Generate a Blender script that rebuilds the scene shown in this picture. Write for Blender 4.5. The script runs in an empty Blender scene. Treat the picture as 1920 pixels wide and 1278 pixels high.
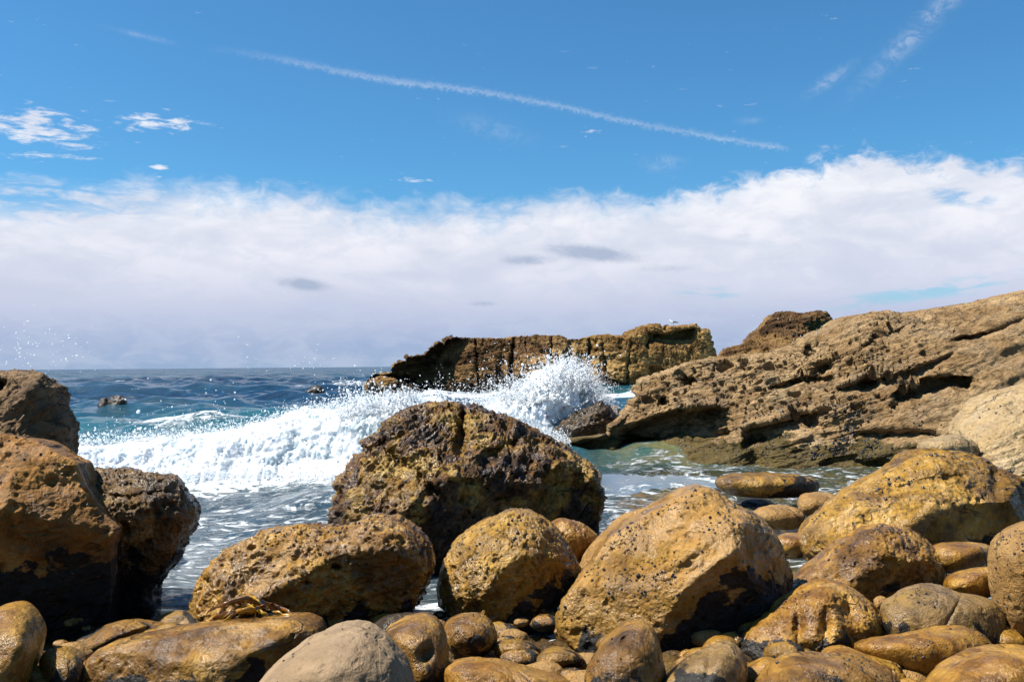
import bpy, math, random
import numpy as np
from mathutils import Matrix, Vector

# ------------------------------------------------------------------ scene, camera, sky, sun
scn = bpy.context.scene
C = scn.collection
scn.render.engine = 'CYCLES'
scn.view_settings.view_transform = 'Standard'
scn.view_settings.look = 'None'
scn.view_settings.exposure = 1.1
scn.view_settings.gamma = 1.0
scn.cycles.max_bounces = 6
scn.cycles.diffuse_bounces = 3
scn.cycles.glossy_bounces = 3
scn.cycles.transmission_bounces = 4
scn.cycles.sample_clamp_indirect = 4
scn.cycles.use_denoising = True
scn.cycles.denoiser = 'OPENIMAGEDENOISE'
scn.cycles.denoising_input_passes = 'RGB_ALBEDO_NORMAL'
scn.cycles.denoising_prefilter = 'ACCURATE'

F_PX = 1800.0
CAM = np.array([0.0, 0.0, 1.7])
PITCH = math.atan(46.0 / F_PX)
ROLL = 0.0085
fw = Vector((0, math.cos(PITCH), math.sin(PITCH)))
up0 = Vector((0, -math.sin(PITCH), math.cos(PITCH)))
rt = (Vector((1, 0, 0)) * math.cos(ROLL) - up0 * math.sin(ROLL)).normalized()
up = rt.cross(fw).normalized()
cam_data = bpy.data.cameras.new('camera')
cam = bpy.data.objects.new('camera', cam_data)
C.objects.link(cam)
cam_data.sensor_width = 36.0
cam_data.lens = 36.0 * F_PX / 1920.0
cam_data.clip_start = 0.05
cam_data.clip_end = 30000
mw = Matrix((rt, up, -fw)).transposed().to_4x4()
mw.translation = Vector(CAM)
cam.matrix_world = mw
scn.camera = cam
RT, UP, FW = np.array(rt), np.array(up), np.array(fw)

def ray(px, py):
    px = np.asarray(px, float); py = np.asarray(py, float)
    d = FW * F_PX + RT * (px[..., None] - 960.0) - UP * (py[..., None] - 639.0)
    return d / d[..., 1:2]

def at(px, py, Y):
    Y = np.asarray(Y, float)
    return CAM + ray(px, py) * Y[..., None]

SUN = Vector((-0.55, -0.06, 0.83)).normalized()
sun_el = math.asin(SUN.z)
sun_az = math.atan2(SUN.x, SUN.y)
sd = bpy.data.lights.new('sun', 'SUN')
sd.energy = 5.0
sd.angle = math.radians(0.5)
sd.color = (1.0, 0.95, 0.86)
so = bpy.data.objects.new('sun', sd)
C.objects.link(so)
so.rotation_euler = SUN.to_track_quat('Z', 'Y').to_euler()

# ------------------------------------------------------------------ node helper
class NT:
    def __init__(s, tree):
        s.t = tree; s.n = tree.nodes; s.l = tree.links
    def _in(s, sock, v):
        if isinstance(v, bpy.types.NodeSocket):
            s.l.new(v, sock)
        elif isinstance(v, (tuple, list)):
            if len(v) == 3 and sock.type == 'RGBA': v = (*v, 1.0)
            sock.default_value = v
        else:
            sock.default_value = v
    def m(s, op, a, b=None, c=None, clamp=False):
        n = s.n.new('ShaderNodeMath'); n.operation = op; n.use_clamp = clamp
        s._in(n.inputs[0], a)
        if b is not None: s._in(n.inputs[1], b)
        if c is not None: s._in(n.inputs[2], c)
        return n.outputs[0]
    def add(s, a, b): return s.m('ADD', a, b)
    def sub(s, a, b): return s.m('SUBTRACT', a, b)
    def mul(s, a, b): return s.m('MULTIPLY', a, b)
    def vm(s, op, a, b):
        n = s.n.new('ShaderNodeVectorMath'); n.operation = op
        s._in(n.inputs[0], a); s._in(n.inputs[1], b)
        return n.outputs[0]
    def step(s, x, lo, hi, olo=0.0, ohi=1.0, smooth=True):
        n = s.n.new('ShaderNodeMapRange'); n.interpolation_type = 'SMOOTHSTEP' if smooth else 'LINEAR'
        s._in(n.inputs[0], x); s._in(n.inputs[1], lo); s._in(n.inputs[2], hi)
        s._in(n.inputs[3], olo); s._in(n.inputs[4], ohi)
        return n.outputs[0]
    def noise(s, vec, scale, detail=4, rough=0.55, dist=0.0, ntype='FBM', lac=2.0):
        n = s.n.new('ShaderNodeTexNoise'); n.noise_type = ntype
        s._in(n.inputs['Vector'], vec); n.inputs['Scale'].default_value = scale
        n.inputs['Detail'].default_value = detail; n.inputs['Roughness'].default_value = rough
        n.inputs['Distortion'].default_value = dist; n.inputs['Lacunarity'].default_value = lac
        if ntype == 'FBM': n.normalize = True
        return n.outputs[0]
    def voro(s, vec, scale, feature='F1', rand=1.0):
        n = s.n.new('ShaderNodeTexVoronoi'); n.feature = feature
        s._in(n.inputs['Vector'], vec); n.inputs['Scale'].default_value = scale
        n.inputs['Randomness'].default_value = rand
        return n.outputs['Distance']
    def mix(s, f, a, b, mode='MIX'):
        n = s.n.new('ShaderNodeMix'); n.data_type = 'RGBA'; n.blend_type = mode
        s._in(n.inputs[0], f); s._in(n.inputs[6], a); s._in(n.inputs[7], b)
        return n.outputs[2]
    def comb(s, x, y, z):
        n = s.n.new('ShaderNodeCombineXYZ')
        s._in(n.inputs[0], x); s._in(n.inputs[1], y); s._in(n.inputs[2], z)
        return n.outputs[0]
    def sep(s, v):
        n = s.n.new('ShaderNodeSeparateXYZ'); s._in(n.inputs[0], v); return n.outputs
    def ramp(s, f, pts, interp='LINEAR'):
        n = s.n.new('ShaderNodeValToRGB'); cr = n.color_ramp; cr.interpolation = interp
        s._in(n.inputs[0], f)
        while len(cr.elements) < len(pts): cr.elements.new(0.5)
        for e, (p, c) in zip(cr.elements, pts):
            e.position = p; e.color = (*c, 1.0)
        return n.outputs[0]
    def curve(s, x, pts):
        n = s.n.new('ShaderNodeFloatCurve'); s._in(n.inputs[1], x)
        c = n.mapping.curves[0]
        c.points[0].location = pts[0]; c.points[1].location = pts[-1]
        for p in pts[1:-1]: c.points.new(*p)
        n.mapping.update()
        return n.outputs[0]
    def bump(s, h, strength, dist, normal=None):
        n = s.n.new('ShaderNodeBump'); s._in(n.inputs['Height'], h)
        n.inputs['Strength'].default_value = strength; n.inputs['Distance'].default_value = dist
        if normal is not None: s._in(n.inputs['Normal'], normal)
        return n.outputs[0]

# ------------------------------------------------------------------ world: Nishita sky with a cloud bank given by direction
SKY_STRENGTH = 0.0525
w = bpy.data.worlds.new('World'); scn.world = w; w.use_nodes = True
w.node_tree.nodes.clear()
W = NT(w.node_tree)
sky = W.n.new('ShaderNodeTexSky'); sky.sky_type = 'NISHITA'; sky.sun_disc = False
sky.sun_elevation = sun_el; sky.sun_rotation = sun_az
sky.altitude = 0; sky.air_density = 1.0; sky.dust_density = 0.6; sky.ozone_density = 2.5
tc = W.n.new('ShaderNodeTexCoord')
dx, dy, dz = W.sep(tc.outputs['Generated'])[:3]
AZ = W.m('ARCTAN2', dx, dy)
EL = W.m('ARCSINE', dz)
def azel(px, py):
    d = ray(px, py); d = d / np.linalg.norm(d)
    return math.atan2(d[0], d[1]), math.asin(d[2])
A0, A1, E1 = -0.9, 0.9, 0.6
AN = W.step(AZ, A0, A1, smooth=False)
def el_curve(pts):
    q = []
    for px, py in pts:
        a, e = azel(px, py); q.append(((a - A0) / (A1 - A0), e / E1))
    return W.mul(W.curve(AN, q), E1)
blue = W.mix(1.0, sky.outputs[0], (0.46, 0.98, 1.26), 'MULTIPLY')
cvec = W.comb(W.mul(AZ, 1.0), W.mul(EL, 2.2), 0.37)
warp = W.noise(cvec, 9, 6, 0.6, 0.4)
fine = W.noise(W.comb(AZ, W.mul(EL, 1.6), 1.7), 34, 8, 0.62, 0.5)
top = el_curve([(-1000, 400), (-100, 325), (60, 330), (200, 334), (360, 332), (560, 348), (760, 372), (950, 368), (1080, 350), (1180, 362),
                (1300, 345), (1430, 325), (1560, 293), (1700, 285), (1830, 282), (1920, 296), (2300, 240), (3600, 300)])
hgt = W.sub(top, EL)
edge = W.add(hgt, W.add(W.mul(W.sub(warp, 0.5), 0.045), W.mul(W.sub(fine, 0.5), 0.060)))
m_sharp = W.step(edge, -0.005, 0.016)
m_soft = W.step(edge, -0.008, 0.040)
side = W.step(AZ, azel(1000, 300)[0], azel(1500, 300)[0])
left_thin = W.step(AZ, azel(480, 300)[0], azel(60, 300)[0])
m_bank = W.add(W.mul(m_sharp, side), W.mul(m_soft, W.sub(1.0, side)))
strk = W.noise(W.comb(AZ, W.mul(EL, 5.0), 3.1), 22, 6, 0.6, 0.6)
thinA = W.mul(left_thin, W.step(hgt, 0.055, 0.015))
m_bank = W.mul(m_bank, W.sub(1.0, W.mul(thinA, W.step(strk, 0.62, 0.42, 0.0, 0.85))))
def blob(px, py, rx, ry, ang=0.0):
    a, e = azel(px, py); rx /= F_PX; ry /= F_PX
    ca, sa = math.cos(ang), math.sin(ang)
    u = W.sub(AZ, a); v = W.sub(EL, e)
    U = W.mul(W.add(W.mul(u, ca), W.mul(v, sa)), 1 / rx); V = W.mul(W.sub(W.mul(v, ca), W.mul(u, sa)), 1 / ry)
    r2 = W.add(W.mul(U, U), W.mul(V, V))
    return W.m('POWER', 2.718, W.mul(r2, -1.0))
def mx(a, b): return W.m('MAXIMUM', a, b)
gap_n = W.step(W.noise(W.comb(AZ, W.mul(EL, 4.0), 5.5), 18, 6, 0.6, 0.5), 0.38, 0.62)
gaps = mx(W.mul(blob(1795, 370, 62, 15, -0.25), 0.95), mx(W.mul(blob(1330, 552, 70, 18), 0.55), W.mul(blob(1800, 537, 260, 17, 0.12), 0.75)))
gaps = mx(gaps, W.mul(blob(1160, 555, 60, 10), 0.25))
gaps = W.m('MULTIPLY', W.step(W.mul(gaps, W.add(gap_n, 0.25)), 0.10, 0.85), 0.62)
m_bank = W.mul(m_bank, W.sub(1.0, gaps))
# the bank is cut off outside the view, to weaken the fill light
m_bank = W.mul(m_bank, W.step(W.m('ABSOLUTE', AZ), 1.5, 0.95))
# small clouds above the bank
sc_vec = W.comb(AZ, W.mul(EL, 4.0), 8.2)
scn_n = W.noise(sc_vec, 42, 7, 0.62, 0.3)
reg = mx(mx(blob(70, 240, 130, 45, -0.05), W.mul(blob(310, 232, 90, 18), 0.85)), W.mul(blob(160, 296, 80, 7), 0.9))
reg = mx(reg, mx(W.mul(blob(297, 312, 16, 7), 1.1), W.mul(blob(480, 335, 330, 14), 0.35)))
reg = mx(reg, mx(W.mul(blob(1105, 247, 48, 10), 0.62), W.mul(blob(625, 213, 16, 5), 0.7)))
reg = mx(reg, W.mul(blob(770, 337, 50, 8), 0.8))
m_small = W.step(W.add(scn_n, W.mul(W.sub(reg, 1.0), 0.30)), 0.36, 0.58)
m_small = W.mul(m_small, 0.9)
wsp = W.noise(W.comb(AZ, W.mul(EL, 1.4), 2.2), 60, 5, 0.65, 1.2)
cir = mx(W.mul(blob(1730, 48, 105, 15, 0.70), 0.75), mx(W.mul(blob(1556, 150, 38, 9, 0.5), 0.62), W.mul(blob(1240, 306, 32, 12), 0.45)))
cir = mx(cir, mx(W.mul(blob(925, 243, 65, 18, -0.25), 0.26), mx(W.mul(blob(1404, 227, 18, 6), 0.35), W.mul(blob(265, 67, 45, 4, -0.12), 0.4))))
cir = W.mul(cir, W.step(wsp, 0.36, 0.66, 0.05, 0.42))
# contrail
con = el_curve([(-1000, 60), (380, 88), (520, 107), (640, 131), (760, 152), (870, 164), (960, 179), (1080, 203), (1180, 225), (1290, 245), (1400, 264), (1475, 275), (2300, 400)])
dcl = W.sub(EL, W.add(con, W.mul(W.sub(W.noise(W.comb(AZ, 0.0, 0.0), 30, 3), 0.5), 0.003)))
fr = W.noise(W.comb(AZ, W.mul(EL, 1.1), 4.0), 170, 6, 0.72, 0.8)
wid = W.step(AZ, azel(380, 0)[0], azel(1475, 0)[0], 0.0030, 0.0024, smooth=False)
core = W.m('POWER', 2.718, W.mul(W.m('POWER', W.m('ABSOLUTE', W.m('DIVIDE', W.add(dcl, W.step(fr, .35, .65, 0, .0034)), wid)), 2.0), -1.0))
lim = W.mul(W.step(AZ, azel(360, 88)[0], azel(640, 130)[0]), W.step(AZ, azel(1482, 0)[0], azel(1455, 0)[0]))
contrail = W.mul(W.mul(core, lim), W.step(fr, 0.3, 0.7, 0.12, 0.30))
# bank colour with height and soft grey wisps
ccol = W.ramp(W.step(EL, 0.0, 0.20, smooth=False), [(0.0, (0.31, 0.43, 0.62)), (0.12, (0.36, 0.455, 0.66)), (0.26, (0.52, 0.57, 0.75)), (0.42, (0.71, 0.73, 0.85)),
              (0.60, (0.83, 0.84, 0.92)), (0.85, (0.90, 0.91, 0.96)), (1.0, (0.93, 0.94, 0.98))])
mott = W.noise(W.comb(AZ, W.mul(EL, 3.0), 6.6), 7, 6, 0.55, 0.4)
mott2 = W.noise(W.comb(AZ, W.mul(EL, 2.0), 9.6), 26, 7, 0.6, 0.5)
ccol = W.mix(W.step(mott, 0.38, 0.66, 0.0, 0.42), ccol, (0.47, 0.54, 0.71))
ccol = W.mix(W.step(mott2, 0.40, 0.64, 0.0, 0.34), ccol, (0.56, 0.63, 0.78))
dark = mx(mx(W.mul(blob(1110, 475, 90, 15, -0.12), 1.0), W.mul(blob(990, 487, 55, 11), 0.75)), mx(W.mul(blob(570, 533, 52, 12, -0.08), 0.95), W.mul(blob(905, 569, 32, 6), 0.6)))
dark = mx(dark, mx(W.mul(blob(1250, 503, 70, 9), 0.45), mx(W.mul(blob(800, 389, 16, 5), 0.45), W.mul(blob(1390, 442, 30, 6), 0.4))))
ccol = W.mix(W.step(W.mul(dark, W.add(W.mul(wsp, 1.2), 0.3)), 0.12, 0.8, 0.0, 0.8), ccol, (0.36, 0.44, 0.60))
cm = mx(m_bank, mx(m_small, mx(cir, contrail)))
cloud_col = W.mix(1.0, ccol, (0.485 / SKY_STRENGTH, 0.485 / SKY_STRENGTH, 0.485 / SKY_STRENGTH), 'MULTIPLY')
back = W.n.new('ShaderNodeBackground')
final = W.mix(cm, blue, cloud_col)
W.l.new(final, back.inputs[0]); back.inputs[1].default_value = SKY_STRENGTH
wo = W.n.new('ShaderNodeOutputWorld'); W.l.new(back.outputs[0], wo.inputs[0])
w.cycles.sampling_method = 'MANUAL'
w.cycles.sample_map_resolution = 1024

# ------------------------------------------------------------------ numpy noise
rng = np.random.default_rng(7)
PERM = np.tile(rng.permutation(256), 3).astype(np.int32)
G = rng.normal(size=(256, 3)); G = (G / np.linalg.norm(G, axis=1)[:, None]).astype(np.float32)

def perlin(p):
    p = np.asarray(p, np.float32)
    i = np.floor(p).astype(np.int32); f = p - i; i &= 255
    u = f * f * f * (f * (f * 6 - 15) + 10)
    out = 0
    for a in (0, 1):
        wa = u[:, 0] if a else 1 - u[:, 0]
        pa = PERM[i[:, 0] + a]
        for b in (0, 1):
            wb = wa * (u[:, 1] if b else 1 - u[:, 1])
            pb = PERM[pa + i[:, 1] + b]
            for c in (0, 1):
                g = G[PERM[pb + i[:, 2] + c]]
                d = g[:, 0] * (f[:, 0] - a) + g[:, 1] * (f[:, 1] - b) + g[:, 2] * (f[:, 2] - c)
                out = out + wb * (u[:, 2] if c else 1 - u[:, 2]) * d
    return out * 1.5

def fbm(p, octs=4, gain=0.5, lac=2.03, kind=''):
    s = 0; a = 1.0; t = 0.0; p = np.asarray(p, np.float32)
    for k in range(octs):
        n = perlin(p + 17.3 * k)
        if kind == 'ridge': n = 1 - 2 * np.abs(n) * 1.4
        elif kind == 'billow': n = 2 * np.abs(n) * 1.4 - 1
        s = s + a * n; t += a; a *= gain; p = p * lac
    return s / t

def worley(p, seed=0):
    """distance to nearest cell point, a random number for that cell"""
    p = np.asarray(p, np.float32)
    i = np.floor(p).astype(np.int32); f = p - i
    best = np.full(len(p), 9.0, np.float32); rid = np.zeros(len(p), np.float32)
    for a in (-1, 0, 1):
        pa = PERM[(i[:, 0] + a + seed) & 255]
        for b in (-1, 0, 1):
            pb = PERM[pa + ((i[:, 1] + b) & 255)]
            for c in (-1, 0, 1):
                h = PERM[pb + ((i[:, 2] + c) & 255)]
                j = G[h] * 0.45 + 0.5
                d = (a + j[:, 0] - f[:, 0]) ** 2 + (b + j[:, 1] - f[:, 1]) ** 2 + (c + j[:, 2] - f[:, 2]) ** 2
                m = d < best
                best = np.where(m, d, best); rid = np.where(m, h / 255.0, rid)
    return np.sqrt(best), rid

def sstep(x, a, b):
    t = np.clip((x - a) / (b - a), 0, 1); return t * t * (3 - 2 * t)

def pits(p, size, seed=0, frac=0.6, sharp=0.25):
    d, r = worley(p / size, seed)
    rad = 0.18 + 0.32 * r
    return (1 - sstep(d, rad * (1 - sharp) * 0.6, rad)) * (r > (1 - frac))

# ------------------------------------------------------------------ mesh helpers
def mesh_obj(name, V, Fq, mat, parent=None, smooth=True, origin=None, attrs=None):
    V = np.asarray(V, np.float32)
    if origin is None:
        origin = np.array([V[:, 0].mean(), V[:, 1].mean(), V[:, 2].min()]) if parent is None else np.zeros(3)
    origin = np.asarray(origin, np.float32)
    me = bpy.data.meshes.new(name)
    Vl = V - origin
    faces = Fq if isinstance(Fq, list) else [Fq]
    tot = sum(f.size for f in faces); nf = sum(len(f) for f in faces)
    me.vertices.add(len(V)); me.loops.add(tot); me.polygons.add(nf)
    me.vertices.foreach_set('co', Vl.ravel())
    idx = np.concatenate([f.ravel() for f in faces]).astype(np.int32)
    cnt = np.concatenate([np.full(len(f), f.shape[1], np.int32) for f in faces])
    st = np.concatenate([[0], np.cumsum(cnt)[:-1]]).astype(np.int32)
    me.loops.foreach_set('vertex_index', idx)
    me.polygons.foreach_set('loop_start', st)
    me.polygons.foreach_set('use_smooth', np.full(nf, smooth, bool))
    if attrs:
        for k, v in attrs.items():
            a = me.attributes.new(k, 'FLOAT', 'POINT'); a.data.foreach_set('value', np.asarray(v, np.float32))
    me.update(calc_edges=True); me.validate()
    me.materials.append(mat)
    o = bpy.data.objects.new(name, me); C.objects.link(o)
    o.location = origin.tolist()
    if parent is not None: o.parent = parent
    return o

def tag(o, label=None, cat=None, group=None, kind=None):
    if label: o['label'] = label
    if cat: o['category'] = cat
    if group: o['group'] = group
    if kind: o['kind'] = kind
    return o

def grid_faces(nr, nc, off=0):
    i = np.arange(nr - 1)[:, None] * nc + np.arange(nc - 1)[None, :] + off
    return np.stack([i, i + 1, i + nc + 1, i + nc], -1).reshape(-1, 4)

def normals(V, Fs):
    N = np.zeros_like(V)
    for F in Fs:
        if F.shape[1] == 4:
            n = np.cross(V[F[:, 2]] - V[F[:, 0]], V[F[:, 3]] - V[F[:, 1]])
        else:
            n = np.cross(V[F[:, 1]] - V[F[:, 0]], V[F[:, 2]] - V[F[:, 0]])
        for k in range(F.shape[1]):
            for c in range(3):
                N[:, c] += np.bincount(F[:, k], n[:, c], len(V))
    l = np.linalg.norm(N, axis=1)[:, None]
    return N / np.maximum(l, 1e-12)

def radial(outline, cx, cy, th):
    P = np.array(outline, float); Q = np.roll(P, -1, 0)
    d = np.stack([np.cos(th), np.sin(th)], -1)
    R = np.zeros(len(th))
    for a, b in zip(P, Q):
        e = b - a; ac = a - (cx, cy)
        den = d[:, 0] * e[1] - d[:, 1] * e[0]
        den = np.where(np.abs(den) < 1e-9, 1e-9, den)
        t = (ac[0] * e[1] - ac[1] * e[0]) / den
        s = (ac[0] * d[:, 1] - ac[1] * d[:, 0]) / den
        ok = (s >= -1e-6) & (s <= 1 + 1e-6) & (t > 0)
        R = np.where(ok & (t > R), t, R)
    return R

def smooth_poly(P, it=1):
    P = np.array(P, float)
    for _ in range(it):      # Chaikin
        Q = np.roll(P, -1, 0)
        P = np.stack([P * .75 + Q * .25, P * .25 + Q * .75], 1).reshape(-1, 2)
    return P

def poly_dist_below(px, py, line):
    """signed height below a polyline (px) and inside-its-span weight"""
    L = np.array(line, float)
    yl = np.interp(px, L[:, 0], L[:, 1])
    span = sstep(px, L[0, 0] - 3, L[0, 0] + 0.12 * (L[-1, 0] - L[0, 0])) * (1 - sstep(px, L[-1, 0] - 0.12 * (L[-1, 0] - L[0, 0]), L[-1, 0] + 3))
    return py - yl, span

HOSTS = {}
def rock_mesh(outline, Y0, Df, Db, N=120, center=None, tilt=0.0, box=1.0, planes=(), dents=(), ledges=(), disp=None, smooth_it=1, k=0.06, wob=1.0):
    P = smooth_poly(outline, smooth_it)
    cx, cy = center if center else P.mean(0)
    t = np.linspace(-1, 1, N)
    gx, gy = np.meshgrid(t, t)
    X = gx * np.sqrt(1 - gy * gy / 2); Y = gy * np.sqrt(1 - gx * gx / 2)
    r = np.minimum(np.hypot(X, Y), 1.0).ravel(); th = np.arctan2(Y, X).ravel()
    TT = np.linspace(-math.pi, math.pi, 1441)
    RR = radial(P, cx, cy, TT); R = np.interp(th, TT, RR)
    rho = 0.35 * r + 0.65 * np.sin(r * math.pi / 2); h = np.sqrt(np.clip(1 - rho ** 2, 0, 1)) ** box
    px = cx + rho * R * np.cos(th); py = cy + rho * R * np.sin(th)
    m_px = Y0 / F_PX
    Yr = Y0 + tilt * (cy - py) * m_px
    Yv = Yr - Df * h
    D = ray(px, py)
    for (qx, qy, dY, n) in planes:
        n = np.array(n, float); n /= np.linalg.norm(n)
        P0 = at(qx, qy, Y0 + dY)
        den = D @ n
        Yp = ((P0 - CAM) @ n) / np.where(den > -0.03, -0.03, den)
        Yp = np.minimum(Yp, Yr + 0.5 * Db * (0.3 + h))
        e = np.clip(0.5 + 0.5 * (Yp - Yv) / k, 0, 1)
        Yv = Yv * (1 - e) + Yp * e + k * e * (1 - e)
    for (qx, qy, rx, ry, d, *a) in dents:
        an = a[0] if a else 0.0
        sh = a[1] if len(a) > 1 else 1.0
        u = (px - qx) * math.cos(an) + (py - qy) * math.sin(an); v = -(px - qx) * math.sin(an) + (py - qy) * math.cos(an)
        Yv = Yv + d * np.exp(-(((u / rx) ** 2 + (v / ry) ** 2) ** sh))
    for (line, depth, height, soft) in ledges:
        wv = 4.0 * fbm(np.stack([px / 25, py / 60, px * 0], -1), 3)
        b, span = poly_dist_below(px, py + wv * wob, line)
        Yv = Yv + depth * span * sstep(b, 0, soft) * (1 - sstep(b, height * 0.35, height))
    Vf = at(px, py, Yv)
    # rim loop order
    I = np.arange(N * N).reshape(N, N)
    rim = np.concatenate([I[0, :-1], I[:-1, -1], I[-1, :0:-1], I[:0:-1, 0]])
    Ff = grid_faces(N, N)
    nb = max(8, N // 6); M = len(rim)
    Vs = [Vf]; prev = rim; Fb = []; off = N * N
    for j in range(1, nb):
        rr = 1 - j / nb
        rh = 0.35 * rr + 0.65 * math.sin(rr * math.pi / 2); hh = math.sqrt(max(0, 1 - rh ** 2)) ** box
        bx = cx + (px[rim] - cx) * rh; by = cy + (py[rim] - cy) * rh
        Yb = Yv[rim] * (1 - hh) + (Y0 + Db + tilt * (cy - by) * m_px * 0.5) * hh
        base = at(bx, by, Y0) ; v = base + (at(bx, by, Yb) - base) * np.array([0.35, 1, 0.35])
        Vs.append(v); cur = off + np.arange(M); off += M
        Fb.append(np.stack([prev, cur, np.roll(cur, -1), np.roll(prev, -1)], -1)); prev = cur
    Vs.append(Vs[-1].mean(0)[None]); tip = off
    Ft = np.stack([prev, np.full(M, tip), np.roll(prev, -1)], -1)
    V = np.concatenate(Vs)
    F4 = np.concatenate([Ff, np.concatenate(Fb)])
    Fs = [F4[:, ::-1], Ft[:, ::-1]]
    # orientation check: front normals must face the camera
    Nn = normals(V, Fs)
    if Nn[I[N // 2, N // 2]] @ (CAM - V[I[N // 2, N // 2]]) < 0:
        Fs = [f[:, ::-1] for f in Fs]; Nn = -Nn
    if disp is not None:
        V = disp(V, Nn)
    return V, Fs, N * N

def rock(name, label, cat, outline, Y0, Df, Db, mat, N=120, group=None, host=None, **kw):
    V, Fs, nf = rock_mesh(outline, Y0, Df, Db, N, **kw)
    o = mesh_obj(name, V, Fs, mat)
    tag(o, label, cat, group)
    if host: HOSTS[host] = (V[:nf], normals(V, Fs)[:nf], o)
    return o

# displacement styles; a = overall size
def d_cobble(amp=0.03, size=0.5, pit=0.0, pits_size=0.05, seed=0.0, fine=0.006):
    def f(V, N):
        p = V + seed
        d = amp * fbm(p / size, 3) + fine * fbm(p / 0.07, 4, 0.6)
        if pit: d = d - pit * pits(p, pits_size, int(seed) + 3, 0.45)
        return V + N * d[:, None]
    return f

def d_lumpy(amp=0.06, size=0.4, mid=0.03, msize=0.12, pit=0.02, psize=0.09, seed=0.0, frac=0.5):
    def f(V, N):
        p = V + seed
        warp = np.stack([fbm(p / 0.3 + 5, 2), fbm(p / 0.3 + 9, 2), fbm(p / 0.3 + 13, 2)], -1) * 0.06
        q = p + warp
        d = amp * fbm(q / size, 3) + mid * fbm(q / msize, 4, 0.55, kind='ridge') + 0.3 * mid * fbm(q / 0.04, 3, .6)
        d = d - pit * pits(q, psize, int(seed), frac) - 0.5 * pit * pits(q, psize * 0.45, int(seed) + 9, frac)
        return V + N * d[:, None]
    return f

def d_ribbed(V, N):
    a = np.array([-0.62, -0.25, -0.74]); a /= np.linalg.norm(a)
    b = np.cross(a, [0, 1, 0]); b /= np.linalg.norm(b); c = np.cross(a, b)
    wr = np.stack([fbm(V / 0.5 + 5, 3), fbm(V / 0.5 + 9, 3), fbm(V / 0.5 + 2, 3)], -1) * 0.16
    q = V + wr
    L = np.stack([q @ a / 0.62, q @ b / 0.17, q @ c / 0.30], -1)
    r = fbm(L, 4, 0.55, kind='ridge')
    d = 0.062 * (r - 0.42)
    V2 = V + N * d[:, None]
    return d_lumpy(0.045, 0.45, 0.030, 0.16, 0.035, 0.11, seed=8.0, frac=0.6)(V2, N)

def strata_coord(V, slope, yaw=0.0):
    return V[:, 2] - slope * V[:, 0] - yaw * V[:, 1]

def d_strata(amp, thick, slope, size, pit=0.0, psize=0.3, pmask=None, fine=0.02, fsize=0.12, vert=0.0, vsize=2.0, seed=0.0, blocky=0.0):
    def f(V, N):
        p = V + seed
        wz = size * 0.10 * fbm(p / size, 3)
        s = strata_coord(p, slope) + wz
        L = np.stack([p[:, 0] / (thick * 9), p[:, 1] / (thick * 9), s / thick], -1)
        lay = fbm(L, 4, 0.6)
        lay = np.tanh(lay * 3.0)
        d = amp * 0.55 * lay + amp * fbm(p / size, 4, 0.5) + fine * fbm(p / fsize, 4, 0.62, kind='ridge')
        if vert:
            d = d - vert * sstep(fbm(np.stack([p[:, 0] / vsize, p[:, 1] / vsize, p[:, 2] / (vsize * 6)], -1), 3, kind='ridge'), 0.55, 0.9)
        if blocky:
            bd, br = worley(np.stack([p[:, 0] / blocky, p[:, 1] / blocky, s / (blocky * 0.7)], -1), 4)
            d = d + amp * 1.1 * (br - 0.5)
        if pit:
            q = p + np.stack([fbm(p / psize + 5, 2), fbm(p / psize + 9, 2), fbm(p / psize + 3, 2)], -1) * psize * 0.5
            m = pmask(V) if pmask else 1.0
            d = d - m * (pit * pits(q, psize, 5, 0.65) + 0.5 * pit * pits(q, psize * 0.45, 8, 0.7) + 0.22 * pit * pits(q, psize * 0.2, 2, 0.7))
        return V + N * d[:, None]
    return f

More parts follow.
